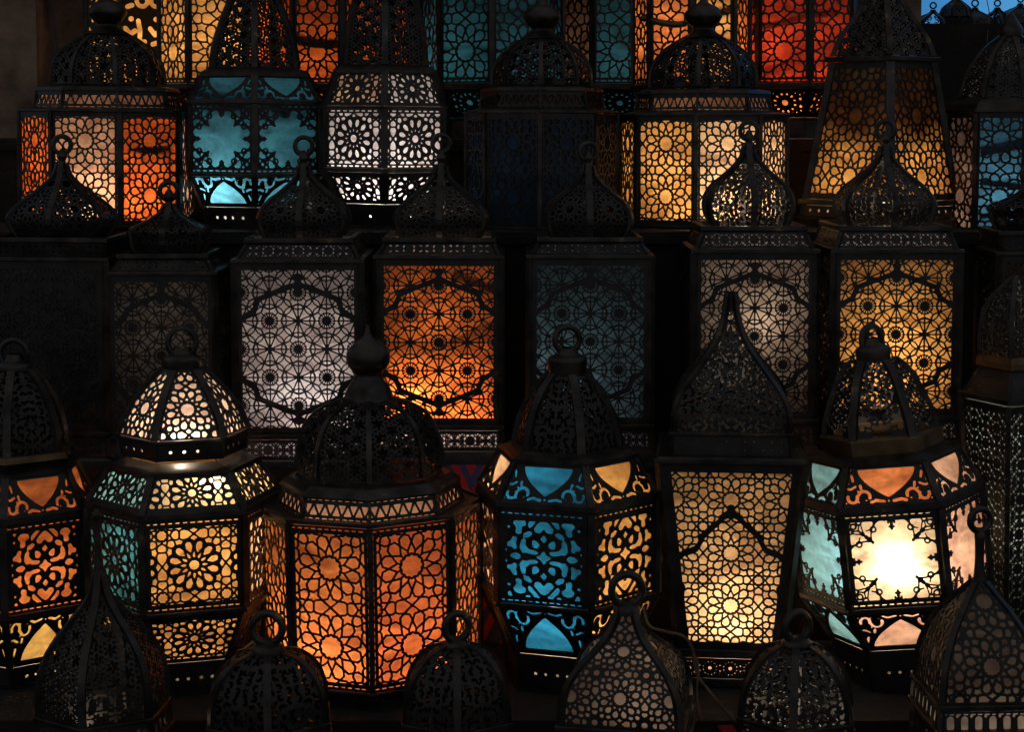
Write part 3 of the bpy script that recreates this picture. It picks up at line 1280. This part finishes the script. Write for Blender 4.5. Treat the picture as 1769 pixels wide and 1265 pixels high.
# -- octagonal lantern with ribbed dome, orange
L = Lantern('dome_lantern', 'large eight-sided orange lantern with star panels, zigzag crown and dark petal-pierced dome', 645, 0.0, Z2, 8, -22.5, 0, G2, yref=1000)
C = {D: 'orange', 0: 'orange', 1: 'coral', -1: 'orange', 2: 'orange', 7: 'orange'}
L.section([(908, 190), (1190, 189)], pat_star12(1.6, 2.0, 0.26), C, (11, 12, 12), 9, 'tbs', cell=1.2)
L.ring(903, 191, 7, 6, 3)
L.section([(862, 152), (898, 160)], pat_zigzag(6), {D: 'peach'}, (2, 3, 4), 5, 'tb', name='crown_panel', cell=1.4)
L.plate([(836, 1), (836, 127), (842, 140), (853, 152), (860, 156), (863, 154)], 'crown_deck')  # inner disc added to keep the bulbs from lighting the dome
L.plate([(897, 160), (900, 172), (903, 189)], 'crown_skirt')
L.section([(690, 36), (703, 66), (728, 98), (765, 117), (800, 125), (832, 127)], pat_petals(11, 2.7, 3), None, (7, 5, 4), 9, curve=True, name='dome_panel', cell=1.5)
L.turned([(560, 3), (578, 7), (588, 18), (606, 36), (628, 36), (644, 24), (655, 27), (668, 36), (684, 42), (696, 46)], 'finial')
L.ring(1194, 191, 6, 8, 4)
L.plate([(1197, 188), (1204, 176), (1216, 176), (None, 186)], 'base')
L.bulb(985, 0.34, 165, dx=-20).bulb(1105, 0.80, 95, dx=-62, dy=-88).bulb(1080, 0.36, 110, dx=70, dy=-66)
L.done()

# -- blue and amber arabesque lantern
L = barrel('barrel_lantern', 'six-sided lantern with a bright blue arabesque panel beside an amber one', 980, 0.0, Z2, 6, -15, 162, (800, 870), (882, 1048), (1056, 1134), 122, 118,
           {D: 'cream', 0: 'blue', 1: 'amber', -1: 'cream'}, {D: 'cream', 0: 'blue', 1: 'amber', -1: 'peach'}, {D: 'amber', 0: 'blue', 1: 'amber'},
           pat_shield('down'), pat_arabesque(3.0), pat_shield('up'), 112, group=G2, m=(15, 20, 12))
L.section([(645, 32), (672, 55), (710, 76), (750, 90), (782, 95)], pat_scroll(14, 2.2, 7), None, (9, 5, 3), 14, curve=True, name='dome_panel')
L.plate([(780, 96), (784, 106), (792, 106), (797, 98)], 'collar')
dome_ring(L, 586, 22, 5.5, 622, 34, 646, turn=20)
L.bulb(1015, 0.85, 120, dx=-20, dy=-30).bulb(846, 0.9, 90, dx=-35, dy=-10)
L.done()

# -- tapered square lantern with arch
L = Lantern('square_lantern', 'tapered square lantern whose glowing cream panel carries a bold pointed arch', 1262, 0.03, Z2, 4, 0, 0, G2, yref=960)
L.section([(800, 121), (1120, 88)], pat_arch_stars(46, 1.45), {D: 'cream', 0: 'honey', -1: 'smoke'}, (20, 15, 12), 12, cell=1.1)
L.ring(796, 123, 8, 8, 4)
L.section([(1136, 90), (1170, 90)], pat_star_px(17, 1.5, 0.5), {D: 'peach'}, (6, 5, 5), 8, name='foot_panel')
L.ring(1128, 92, 14, 8, 2)
L.plate([(1171, 92), (1176, 100), (1184, 100), (1190, 92), (None, 90)], 'base')
L.plate([(786, 99), (789, 120), (793, 124), (797, 124)], 'top_deck')
L.section([(752, 97), (786, 99)], pat_sun(15, 1.0, False), None, (5, 5, 5), 5, name='crown_panel', cell=1.5)
L.ring(749, 101, 6, 6, 2)
L.section([(505, 7), (548, 12), (590, 26), (635, 54), (680, 84), (715, 96), (747, 96)], pat_scroll(12, 2.1, 77), None, (6, 8, 4), 9, curve=True, name='roof_panel', cell=1.4)
L.bulb(1052, 2.1, 50, dx=4, dy=-42, col=(1, .95, .88)).bulb(1000, 0.75, 100, col=(1, .86, .68)).bulb(860, 0.25, 110).bulb(1158, 0.35, 85)
L.done()

# -- tilted lantern with bare glow
L = barrel('barrel_lantern', 'leaning six-sided lantern with a white-hot glowing middle panel and pale teal side', 1566, 0.0, Z2, 6, 3, 163, (802, 872), (886, 1052), (1062, 1124), 128, 118,
           {D: 'peach', 0: 'orange', -1: 'mist', 1: 'peach'}, {D: 'cream', 0: 'sun', -1: 'mist', 1: 'peach'}, {D: 'peach', 0: 'peach', -1: 'mist'},
           pat_shield('down', 0.62), pat_lace(1.1, 1.10), pat_shield('up', 0.62), 112, tilt=-6, group=G2, floor=False)
L.section([(622, 38), (645, 58), (690, 78), (730, 92), (758, 97)], pat_petals(16, 4.4, 8), None, (10, 5, 3), 14, curve=True, name='dome_panel')
L.plate([(756, 98), (762, 106), (786, 104), (792, 98)], 'collar', mat=BRASS)
dome_ring(L, 582, 20, 6, 604, 30, 622, arch=True, rx=17)
L.bulb(944, 5.0, 42, dx=-16, dy=-95, r=9, col=(1, .95, .90)).bulb(980, 0.50, 140, dx=-20).bulb(838, 0.35, 90)
L.done()

# -- tall dark tapered lantern in the corner
L = Lantern('square_lantern', 'tall dim tapered lantern with grey-green lattice side behind the leaning lantern', 1752, 0.09, Z2, 4, -50, 0, None, yref=800)
L.section([(702, 63), (1080, 50)], pat_sun(30, 1.1, False), {D: 'lichen'}, (5, 8, 8), 8, cell=1.1)
L.ring(694, 66, 9, 6, 3)
L.section([(642, 42), (689, 62)], pat_sun(18, 1.2, False), None, (6, 5, 4), 6, name='roof_panel')
L.plate([(618, 44), (630, 47), (640, 47), (642, 42)], 'collar', mat=BRASS)
L.section([(478, 6), (500, 20), (530, 36), (575, 43), (618, 43)], pat_scroll(12, 2.0, 12), None, (6, 4, 4), 8, curve=True, name='dome_panel')
L.plate([(1082, 52), (1090, 60), (None, 60)], 'base')
L.bulb(900, 0.95, 60, col=(1, .95, .85)).bulb(750, .7, 60, col=(1, .95, .85)).bulb(560, .2, 40)
L.done()

# ------------------------------------------------------------------ third row: square lanterns with onion roofs
G3 = 'square lanterns on the third step'
SUN = pat_sun(47.5, 1.2)


def square(label, px, c_front, cols, bulbs, y0=450, y1=744, hw=110, roof_px=None, ring_y=250, rot=0, roof_hw=84, roof_y=(285, 412), pat=None, tilt=0, side='smoke', roofpat=None, roof_rot=30, band=True, bandcol='lilac'):
    px = PW / 2 + (px - PW / 2) * 0.966                 # px and hw are measured on the front face
    hw = hw * 0.966
    L = Lantern('square_lantern', label, px, 0.34, Z3, 4, math.degrees(math.atan2(px - PW / 2, FPX)) + rot, tilt, G3, yref=600)
    cc = {D: side, 0: c_front}
    cc.update(cols)
    L.section([(y0, hw), (y1, hw)], pat or SUN, cc, (13, 12, 12), 10, 's', cell=0.95)
    L.ring(y0 - 3, hw + 2, 7, 8, 3)
    L.ring(y1 + 4, hw + 2, 8, 8, 3)
    L.section([(y1 + 9, hw + 1), (y1 + 44, hw + 4)], pat_sun(26, 1.15, False), {D: 'lilac'}, (8, 5, 6), 8, name='foot_panel', cell=1.05)
    L.plate([(y1 + 45, hw + 4), (None, hw + 8)], 'base')
    a, b = roof_y
    L.section([(b + 6, roof_hw + 2), (y0 - 8, hw - 6)], pat_sun(25, 1.1, False), {D: bandcol} if band else None, (6, 4, 4), 7, name='crown_panel', cell=1.0)
    L.ring(b + 2, roof_hw + 4, 8, 6, 3)
    h = b - a
    L.section([(a, 8), (a + h * .16, 15), (a + h * .33, 38), (a + h * .52, 70), (a + h * .70, roof_hw), (a + h * .86, roof_hw * .98), (b, roof_hw * .86)], roofpat or pat_star_px(31, 1.25, 0.35), None, (7, 6, 5), 10, curve=True, name='roof_panel', cell=1.05, N=6, drot=roof_rot, deep=4)
    L.turned([(a - 26, 2), (a - 20, 6), (a - 12, 9), (a - 4, 6), (a + 4, 9), (a + 14, 14)], 'finial')
    L.hoop(ring_y, 15, 4.2, turn=10)
    for bb in bulbs:
        L.bulb(**bb)
    return L


square('square lantern with a plain white-lit lattice panel in a hexagonal frame', 516, 'white', {}, [dict(y=700, lum=.80, d=80, dx=15, dy=-30, col=(1, .93, .93)), dict(y=590, lum=.36, d=110, col=(1, .86, .76))], ring_y=252, y0=452, y1=748).done()
L = square('square lantern with a fiery orange lattice panel in a hexagonal frame', 758, 'ember', {1: 'cream'}, [dict(y=676, lum=3.4, d=50, dx=-42, dy=-62), dict(y=545, lum=.36, d=110), dict(y=700, lum=1.2, d=60, dx=50, dy=-45)], ring_y=248, y0=446, y1=733, hw=108, roof_hw=88)
L.bracket([(-85, 622, -80), (-20, 612, -84), (40, 585, -84), (98, 552, -80)], 13).bracket([(20, 480, -90), (100, 520, -80)], 5)
L.done()
square('square lantern with a dim blue-grey lattice panel behind a ringed dome', 1020, 'slate', {}, [dict(y=640, lum=.22, d=110, dx=-40, col=(.9, .95, 1))], ring_y=262, y0=446, y1=732, hw=106, roof_hw=82).done()
square('square lantern with a peach-lit lattice panel, half faded, and the brightest pierced onion roof', 1305, 'stone', {-1: 'blue'}, [dict(y=545, lum=.62, d=50, dx=14, dy=-56), dict(y=545, lum=.10, d=110), dict(y=345, lum=.9, d=60)], ring_y=226, y0=436, y1=722, hw=106, roof_hw=82, roof_y=(250, 392), roofpat=pat_scroll(9, 1.9, 21)).done()
L = square('square lantern with a glowing amber lattice panel in a hexagonal frame', 1545, 'amber', {-1: 'brown'}, [dict(y=632, lum=1.1, d=65, dx=-5, dy=-48), dict(y=560, lum=.48, d=105), dict(y=345, lum=.3, d=60)], ring_y=224, y0=436, y1=716, hw=110, roof_hw=88, roof_y=(252, 392), roofpat=pat_scroll(9, 1.8, 23))
L.done()
square('square lantern with a dark olive lattice panel standing unlit next to the white one', 275, 'smoke', {}, [dict(y=545, lum=.09, d=100)], ring_y=330, y0=474, y1=752, hw=94, roof_y=(352, 440), roof_hw=70, band=False).done()
square('black unlit square lantern with an onion roof before the orange star lantern', 82, 'smoke', {}, [], ring_y=250, y0=450, y1=744, hw=100, roof_y=(282, 412), roof_hw=92, band=False).done()
square('square lantern with dim brown lattice cut off by the picture edge', 1800, 'brown', {}, [dict(y=600, lum=.10, d=100)], ring_y=300, y0=440, y1=724, hw=70, roof_y=(318, 400), roof_hw=62).done()

# ------------------------------------------------------------------ fourth row
G4 = 'lanterns on the fourth step'


def octo(label, px, rot, R, body, crown, crown_hw, dome, dome_hw, cols, bulbs, hw=1.35, Y=0.66, fin=True, zz=6):
    L = Lantern('dome_lantern', label, px, Y, Z4, 8, rot, 0, G4, yref=250)
    L.section([(body[0], R), (body[1], R)], pat_star12(hw, 2.0, 0.26), cols, (8, 8, 8), 7, 's', cell=1.15)
    L.ring(body[0] - 2, R + 1, 5, 6, 2)
    L.ring(body[1] + 3, R + 1, 6, 8, 3)
    L.plate([(body[1] + 6, R), (body[1] + 8, R * .95), (None, R * .95)], 'base')
    L.section([(crown[0] + 5, crown_hw), (crown[1] - 3, crown_hw + 4)], pat_zigzag(zz), {D: 'brown'}, (2, 3, 3), 4, 'b', name='crown_panel', cell=1.5)
    L.plate([(crown[1] - 4, crown_hw + 4), (body[0] - 4, R)], 'crown_skirt')
    L.plate([(crown[0] - 4, 1), (crown[0] - 4, dome_hw + 2), (crown[0] - 1, crown_hw + 1), (crown[0] + 5, crown_hw + 3)], 'crown_deck')  # disc across the middle added so the dome stays dark inside
    a, b = dome
    h = b - a
    L.section([(a, dome_hw * .34), (a + h * .10, dome_hw * .55), (a + h * .34, dome_hw * .83), (a + h * .66, dome_hw * .98), (b, dome_hw)], pat_petals(9.5, 2.3, int(px)), None, (5, 4, 3), 7, curve=True, name='dome_panel', cell=1.5)
    L.turned([(a - 72, 2), (a - 58, 9), (a - 50, 24), (a - 36, 33), (a - 22, 26), (a - 14, 18), (a - 6, 24), (a + 3, dome_hw * .42)], 'finial')
    for bb in bulbs:
        L.bulb(**bb)
    return L


L = octo('eight-sided lantern with peach and deep orange star panels under a dark pierced dome', 186, -15.5, 150, (192, 388), (150, 188), 120, (56, 144), 97,
         {D: 'peach', 0: 'peach', 1: 'deep', -1: 'deep', 2: 'peach'}, [dict(y=335, lum=.95, d=85, dx=20, dy=-65), dict(y=235, lum=.40, d=130, dx=-20)])
L.bracket([(-40, 268, -112), (55, 264, -102), (104, 260, -64)], 13)
L.done()
L = octo('eight-sided lantern with honey-gold star panels, fully lit, under a dark pierced dome', 1214, -28, 146, (200, 390), (156, 194), 114, (62, 148), 92,
         {D: 'amber', 0: 'amber', 1: 'cream', -1: 'amber', 2: 'cream'}, [dict(y=350, lum=1.25, d=80, dx=20, dy=-62), dict(y=270, lum=.46, d=128, dx=15)])
L.done()
L = octo('eight-sided lantern left almost dark with faint blue panels and dark dome', 935, -24, 132, (196, 394), (152, 190), 104, (64, 146), 86,
         {D: 'navy', 0: 'navy', 1: 'navy', -1: 'navy'}, [dict(y=310, lum=.025, d=120, dx=-50, col=(.8, .9, 1))])
L.done()

L = barrel('barrel_lantern', 'six-sided lantern with turquoise glass and lacy cut borders', 440, 0.66, Z4, 6, 30, 128, (128, 172), (180, 300), (306, 358), 102, 100,
           {D: 'teal', 0: 'teal'}, {D: 'teal', 0: 'teal'}, {D: 'aqua', 0: 'aqua', -1: 'aqua'}, pat_shield('down', 0.6), pat_lace(1.15, 1.08), pat_shield('up', 0.6), 94, group=G4, yref=250, mu=(8, 5, 7), m=(9, 9, 9), deck=(14, .80), post=10, rivets=(-.5, -.2, .1, .5))
L.section([(-60, 26), (-20, 40), (30, 62), (75, 78), (116, 84)], pat_petals(9, 2.2, 31), None, (6, 5, 4), 10, curve=True, name='dome_panel')
L.turned([(-110, 2), (-90, 12), (-75, 22), (-62, 27)], 'finial')
L.bulb(322, .85, 80, dx=-42, dy=-30, col=(1, .95, .9)).bulb(262, .20, 80, dx=-35, dy=-35, col=(1, .95, .9)).bracket([(-78, 210, -52), (-35, 204, -84), (0, 208, -92), (50, 212, -74)], 9)
L.done()
L = barrel('barrel_lantern', 'six-sided lantern with white glass behind black rosettes', 664, 0.66, Z4, 6, 30, 120, (122, 182), (188, 290), (298, 352), 96, 86,
           {D: 'cream', 0: 'white'}, {D: 'white', 0: 'white', -1: 'white'}, {D: 'white'}, pat_rosette(34, 1.35, 0.5), pat_rosette(43, 1.5, 0.5), pat_rosette(36, 1.4, 0.55), 76, group=G4, yref=250, mu=(6, 5, 6), m=(7, 7, 7), deck=(12, .84), post=12, rivets=(.3,))
L.section([(-90, 26), (-30, 50), (20, 66), (70, 76), (110, 80)], pat_petals(9, 2.0, 35), None, (6, 5, 4), 10, curve=True, name='dome_panel')
L.turned([(-140, 2), (-120, 12), (-105, 22), (-92, 27)], 'finial')
L.bulb(330, 1.5, 65, dx=-5, dy=-35, col=(1, .93, .93)).bulb(250, .40, 105, col=(1, .88, .80))
L.done()

L = Lantern('square_lantern', 'large square lantern with flaring sides, dark above and glowing orange below', 1522, 0.66, Z4, 4, -37, 0, G4, yref=250)
L.section([(106, 62), (346, 92)], pat_star12(1.5, 2.2, 0.17), {D: 'orange', 0: 'amber', 1: 'amber'}, (10, 10, 10), 14)
L.ring(100, 66, 8, 7, 4)
L.ring(352, 96, 9, 8, 4)
L.section([(358, 94), (376, 96)], pat_rivets(tuple(-.8 + .2 * i for i in range(9))), {D: 'clear'}, (3, 2, 2), 6, name='foot_panel')
L.plate([(377, 98), (382, 104), (None, 104)], 'base')
L.section([(-60, 8), (-20, 16), (20, 32), (60, 52), (94, 62)], pat_petals(9, 2.4, 41), None, (6, 5, 4), 10, curve=True, name='roof_panel')
L.bulb(326, .85, 80)
L.holder(285, 34, 120)
L.done()

L = Lantern('dome_lantern', 'eight-sided lantern with streaky blue star panel beside a dim brown side panel', 1740, 0.66, Z4, 8, -6.5, 0, G4, yref=250)
L.section([(196, 107), (404, 107)], pat_star12(1.6, 2.0, 0.3), {D: 'denim', 0: 'denim', -1: 'brown'}, (7, 8, 8), 8, 's')
L.ring(192, 109, 6, 6, 3)
L.plate([(406, 108), (None, 108)], 'base')
L.plate([(168, 86), (180, 104), (190, 108), (194, 106)], 'top_deck')
L.section([(60, 18), (85, 48), (120, 72), (166, 86)], pat_petals(9, 2.0, 44), None, (6, 5, 4), 8, curve=True, name='dome_panel')
L.turned([(20, 2), (34, 10), (50, 20), (62, 20)], 'finial')
L.bulb(345, .6, 100, col=(1, .95, .9))
L.bracket([(-60, 268, -70), (20, 262, -88), (90, 275, -60)], 6).bracket([(-60, 318, -70), (20, 326, -88), (90, 315, -60)], 5).bracket([(-60, 372, -70), (20, 366, -90), (90, 378, -60)], 4)
L.done()

# ------------------------------------------------------------------ fifth row, cut by the top of the picture
G5 = 'tall lanterns on the top step'


def tall(label, px, rot, R, N, cols, lows, bulbs, Y=1.0, y1=143, low=True, pat=None, bars=()):
    L = Lantern('tall_lantern', label, px, Y, Z5, N, rot, 0, G5, yref=100)
    L.section([(-130, R), (y1, R)], pat or pat_star12(1.45, 2.3, 0.2), cols, (8, 9, 9), 8, 'tbs', cell=1.35)
    L.ring(y1 + 5, R + 1, 9, 6, 2)
    L.section([(y1 + 10, R - 2), (y1 + 60, R * .72)], pat_star_px(26, 1.9, 0.5), lows, (7, 5, 5), 7, name='lower_panel')
    L.plate([(y1 + 61, R * .72), (y1 + 66, R * .76), (None, R * .78)], 'base')
    L.ring(-134, R + 1, 8, 6, 2)
    L.section([(-215, R * .5), (-175, R * .86), (-138, R)], pat_petals(11, 2.4, int(px)), None, (6, 5, 4), 8, curve=True, name='dome_panel')
    L.turned([(-262, 2), (-245, 12), (-232, 22), (-212, R * .52)], 'finial')
    for bb in bulbs:
        L.bulb(**bb)
    for bk in bars:
        L.bracket(*bk)
    return L.done()


tall('tall amber lantern cut with bold flowing script-like strokes', 235, 12, 86, 6, {D: 'amber'}, {D: 'amber'}, [dict(y=60, lum=.75, d=80)], Y=1.19, pat=pat_script(3))
tall('tall orange-gold lantern with star panel behind the turquoise lantern dome', 372, 2, 98, 6, {D: 'amber', 0: 'amber', 1: 'deep'}, {D: 'orange'}, [dict(y=70, lum=.65, d=90)], Y=0.97)
tall('tall lantern with dusky red-orange star panels above the white rosette lantern', 590, -22.5, 118, 8, {D: 'deep'}, {D: 'orange'}, [dict(y=110, lum=.34, d=110, dx=-20)], bars=[([(-100, 70, -60), (0, 78, -100), (80, 66, -70)], 8)])
tall('tall lantern with teal panels on both sides of its front post', 850, -22.5, 125, 8, {D: 'petrol', 0: 'petrol', 1: 'petrol'}, {D: 'petrol'}, [dict(y=118, lum=.26, d=115, dx=-30)])
tall('tall lantern with dark teal panel and a narrow brown side beside the orange one', 1076, -3.5, 120, 8, {D: 'petrol', -1: 'brown', 0: 'petrol'}, {D: 'petrol'}, [dict(y=118, lum=.24, d=110)], Y=1.17)
tall('tall lantern with orange star panels rising behind the gold lantern dome', 1195, -22.5, 102, 8, {D: 'orange', 0: 'orange', 1: 'amber'}, {D: 'orange'}, [dict(y=60, lum=.6, d=95)], Y=0.93, bars=[([(-90, 30, -50), (-30, 42, -88), (60, 20, -60)], 6)])
tall('tall lantern with vivid red star panels', 1372, -10, 116, 8, {D: 'red', 0: 'red', 1: 'red'}, {D: 'orange'}, [dict(y=75, lum=.42, d=80, dx=-25, dy=-30), dict(y=185, lum=.8, d=70, dy=-20)], Y=1.08, bars=[([(-90, 60, -60), (-20, 40, -92), (50, 28, -80)], 5), ([(-90, 125, -60), (-20, 108, -92), (50, 96, -80)], 6), ([(-90, 5, -60), (-20, -12, -92), (50, -20, -80)], 4)])

# ------------------------------------------------------------------ first row: domes rising from the lower edge
G1 = 'dark ringed domes along the front step'


def front(label, px, rot, N, prof, ring, pat, hw_ring, col=None, m=(8, 6, 5), rib=13, cap=None, glow=None, lights=(), cell=1.7, mat=None, edge=None, seedcol=None):
    L = Lantern('domed_lantern', label, px, -0.34, Z1, N, rot, 0, G1, yref=1150)
    L.section(prof, pat, {D: col} if col else None, m, rib, curve=True, name='dome_panel', cell=cell, deep=5, mat=mat)
    y, hw = prof[-1]
    L.ring(y + 5, hw + 4, 9, 8, 4)
    L.section([(y + 11, hw + 2), (y + 44, hw + 5)], pat_eyelets(24), {D: glow} if glow else None, (5, 12 if glow else 5, 5), 8, 't' if glow else '', name='collar_panel', cell=1.2)
    L.ring(y + 49, hw + 8, 9, 8, 4)
    L.section([(y + 55, hw + 4), (y + 215, hw * 1.0)], pat_star_px(30, 2.0, .5), {D: 'smoke'}, (10, 10, 10), 12)
    L.plate([(y + 217, hw), (None, hw * 1.05)], 'base')
    if cap:
        L.turned(cap, 'dome_cap')
    if ring:
        L.hoop(ring[0], ring[1], ring[2], turn=hw_ring)
    for bb in lights:
        L.bulb(**bb)
    return L


front('dark slender-tipped ogee dome before the teal side of the amber rosette lantern', 182, 12, 6, [(985, 7), (1030, 18), (1075, 48), (1120, 80), (1165, 102), (1210, 111), (1255, 112)], None, pat_petals(12, 3.0, 51), 0, m=(7, 6, 4), cell=1.3, lights=[dict(y=1300, lum=.3, d=90)],
      cap=[(878, 3), (890, 7), (905, 5), (940, 6), (985, 9), (1000, 11)]).done()
front('dark rounded dome with a large ring before the orange lantern, under the amber rosette one', 466, 28, 6, [(1130, 26), (1150, 62), (1185, 92), (1225, 108), (1270, 113)], (1086, 26, 7), pat_scroll(17, 2.8, 53), 0,
      cap=[(1108, 10), (1114, 24), (1120, 29), (1130, 30), (1136, 30)]).done()
front('dark rounded dome with a small ring at the lower corner of the large orange lantern', 789, 30, 6, [(1118, 22), (1140, 54), (1178, 82), (1220, 97), (1265, 101)], (1084, 23, 6.5), pat_scroll(16, 2.6, 55), 25,
      cap=[(1102, 8), (1108, 19), (1114, 24), (1120, 25), (1126, 25)]).done()
front('pointed ogee dome with pale leafy cut-outs and a big round ring below the blue panel', 1082, -7, 4, [(1052, 13), (1078, 20), (1104, 32), (1130, 52), (1158, 74), (1190, 91), (1222, 99), (1258, 101)], (1020, 27, 7), pat_star_px(42, 2.0, .24), 12, m=(9, 5, 4), rib=12, col='blush', lights=[dict(y=1215, lum=.20, d=75, dx=30, dy=-20)], cell=1.3,
      cap=[(1040, 10), (1046, 19), (1052, 23), (1060, 24)]).done()
front('rounded dome with brownish scroll cut-outs and a thick upright ring below the arch lantern', 1376, 30, 6, [(1118, 24), (1140, 54), (1176, 82), (1218, 100), (1262, 106)], (1084, 24, 7.5), pat_scroll(16, 2.9, 57), 30, lights=[dict(y=1290, lum=.5, d=90)],
      cap=[(1100, 9), (1106, 22), (1112, 27), (1120, 27), (1126, 27)]).done()
front('tall pointed ogee dome with large star cut-outs and long ringed stem before the leaning lantern', 1690, 17, 4, [(1004, 9), (1028, 24), (1060, 44), (1100, 64), (1150, 79), (1190, 84), (1215, 85)], (899, 19, 6), pat_star_px(56, 2.3, .3), 8, m=(7, 5, 4), rib=11, col='stone', glow='clear', lights=[dict(y=1262, lum=.36, d=70, dx=10, dy=-10)], cell=1.3,
      cap=[(914, 5), (924, 9), (940, 8), (975, 8), (1005, 11), (1020, 14)]).done()

# ------------------------------------------------------------------ small silhouettes on the parapet
zp = zl
for i, (px, hwp, ry, ring) in enumerate([(1612, 38, 9, 5), (1652, 24, -14, 4), (1684, 33, 5, 5.5), (1723, 28, 5, 5), (1762, 36, -2, 5)]):
    lab = ['small black openwork lantern top with see-through ribs against the blue sky', 'small black lantern with its tip above the picture edge, between two ringed ones',
           'small solid black ringed lantern close to a thin hanging cord against blue sky', 'small black ringed lantern with a blue-lit pierced side',
           'small black lantern standing at the corner of the parapet'][i]
    L = Lantern('small_lantern', lab, px, 1.72, zp - 0.0, 6, 15 * i, 0, 'small lanterns along the parapet', yref=20)
    top = ry + 7
    hwp *= 1.25
    L.section([(top, 3), (top + 5, 6), (top + 10, hwp * .42), (top + 19, hwp * .80), (top + 34, hwp)], pat_petals(9, 3.0 if i in (0, 3) else 1.2, 60 + i), None, (2, 2, 2), 3.5, curve=True, name='dome_panel', cell=1.4)
    L.plate([(top + 37, hwp), (None, hwp * .9)], 'base')
    L.hoop(ry, ring, 1.5, turn=0)
    L.done()

# ------------------------------------------------------------------ cloths and cords


def drape(name, label, x0, x1, z0, z1, y, mat, seed=1, amp=0.006):
    n, m = 60, 24
    X, Zz = np.meshgrid(np.linspace(x0, x1, n), np.linspace(z0, z1, m), indexing='ij')
    q = (z1 - Zz) / (z1 - z0)
    D = amp * (0.4 + q) * (np.sin(X * 41 + seed) + 0.6 * np.sin(X * 23 + 2 * seed + Zz * 6))
    P = np.stack([X, y - 0.012 - D, Zz], -1)
    mb = MB()
    mb.grid(P)
    P2 = P + np.array([0, 0.003, 0])
    mb.grid(P2)
    # strip lying on the shelf
    return tag(link(name, mb.mesh(name, mat, True)), label, 'cloth')


def span(pa, pb, y):
    return at(pa, 800, y).x, at(pb, 800, y).x


NAVY, CRIM, GREEN, BLACK, CREAM = (0.07, 0.09, 0.30), (0.70, 0.05, 0.06), (0.02, 0.12, 0.06), (0.02, 0.018, 0.02), (0.35, 0.26, 0.18)
CL1 = cloth_mat('navy_crimson_zigzag_cloth', [NAVY, CRIM, NAVY, (0.06, 0.05, 0.16), CRIM], 17.0, 7.0, 0.2)
CL2 = cloth_mat('crimson_green_zigzag_cloth', [CRIM, BLACK, GREEN, BLACK], 12.0, 8.0, 0.5)
xa, xb = span(742, 872, 0.17)
drape('draped_cloth', 'navy and crimson zigzag cloth hanging behind the large orange lantern', xa, xb, Z2 + 0.004, Z3 + 0.006, 0.178, CL1, 1)
xa, xb = at(1150, 1230, -0.22).x, at(1330, 1230, -0.22).x
drape('draped_cloth', 'crimson and green zigzag cloth hanging under the arch lantern', xa, xb, Z1 + 0.004, Z2 - 0.001, -0.219, CL2, 2)


def cord(label, pix, r=2.6):
    pts = [at(px, py, Y) for px, py, Y in pix]
    p = catmull([tuple(v) for v in pts], 10)
    mb = MB()
    mb.tube(p, r * pxm(900, 1100, -0.1), 8)
    return tag(link('cord', mb.mesh('cord', CORDM, True)), label, 'cord')


cord('brown lamp cord looping from the blue lantern down to the front step', [(1112, 1052, -.14), (1122, 1082, -.20), (1150, 1092, -.22), (1180, 1100, -.22), (1196, 1122, -.22), (1204, 1165, -.225), (1226, 1196, -.225), (1262, 1238, -.235), (1290, 1262, -.24)])
cord('thin straight brown cord slanting beside the arch lantern foot', [(1190, 1112, -.2), (1206, 1150, -.225), (1204, 1200, -.23), (1212, 1245, -.24)], 2.0)
cord('thin black cord hanging over the parapet among the small lanterns', [(1702, -30, 1.66), (1705, 0, 1.66), (1709, 25, 1.65), (1706, 60, 1.59), (1704, 90, 1.59)], 1.2)


# small offcut of wood left on the third step
c = at(884, 800, 0.205)
mb = MB()
x0, x1 = at(868, 780, 0.205).x, at(893, 780, 0.205).x
mb.box(-(x1 - x0) / 2, (x1 - x0) / 2, -0.008, 0.008, 0.0, 0.016)
blk = link('wooden_block', mb.mesh('wooden_block', plaster('reddish_wood', (0.22, 0.08, 0.045), (0.40, 0.17, 0.09), 60)), None, R_(-12), ((x0 + x1) / 2, 0.203, Z3))
bv = blk.modifiers.new('bevel', 'BEVEL')
bv.width, bv.segments = 0.0015, 2
tag(blk, 'small reddish wooden block lying beside the foot of the orange square lantern', 'wooden block')
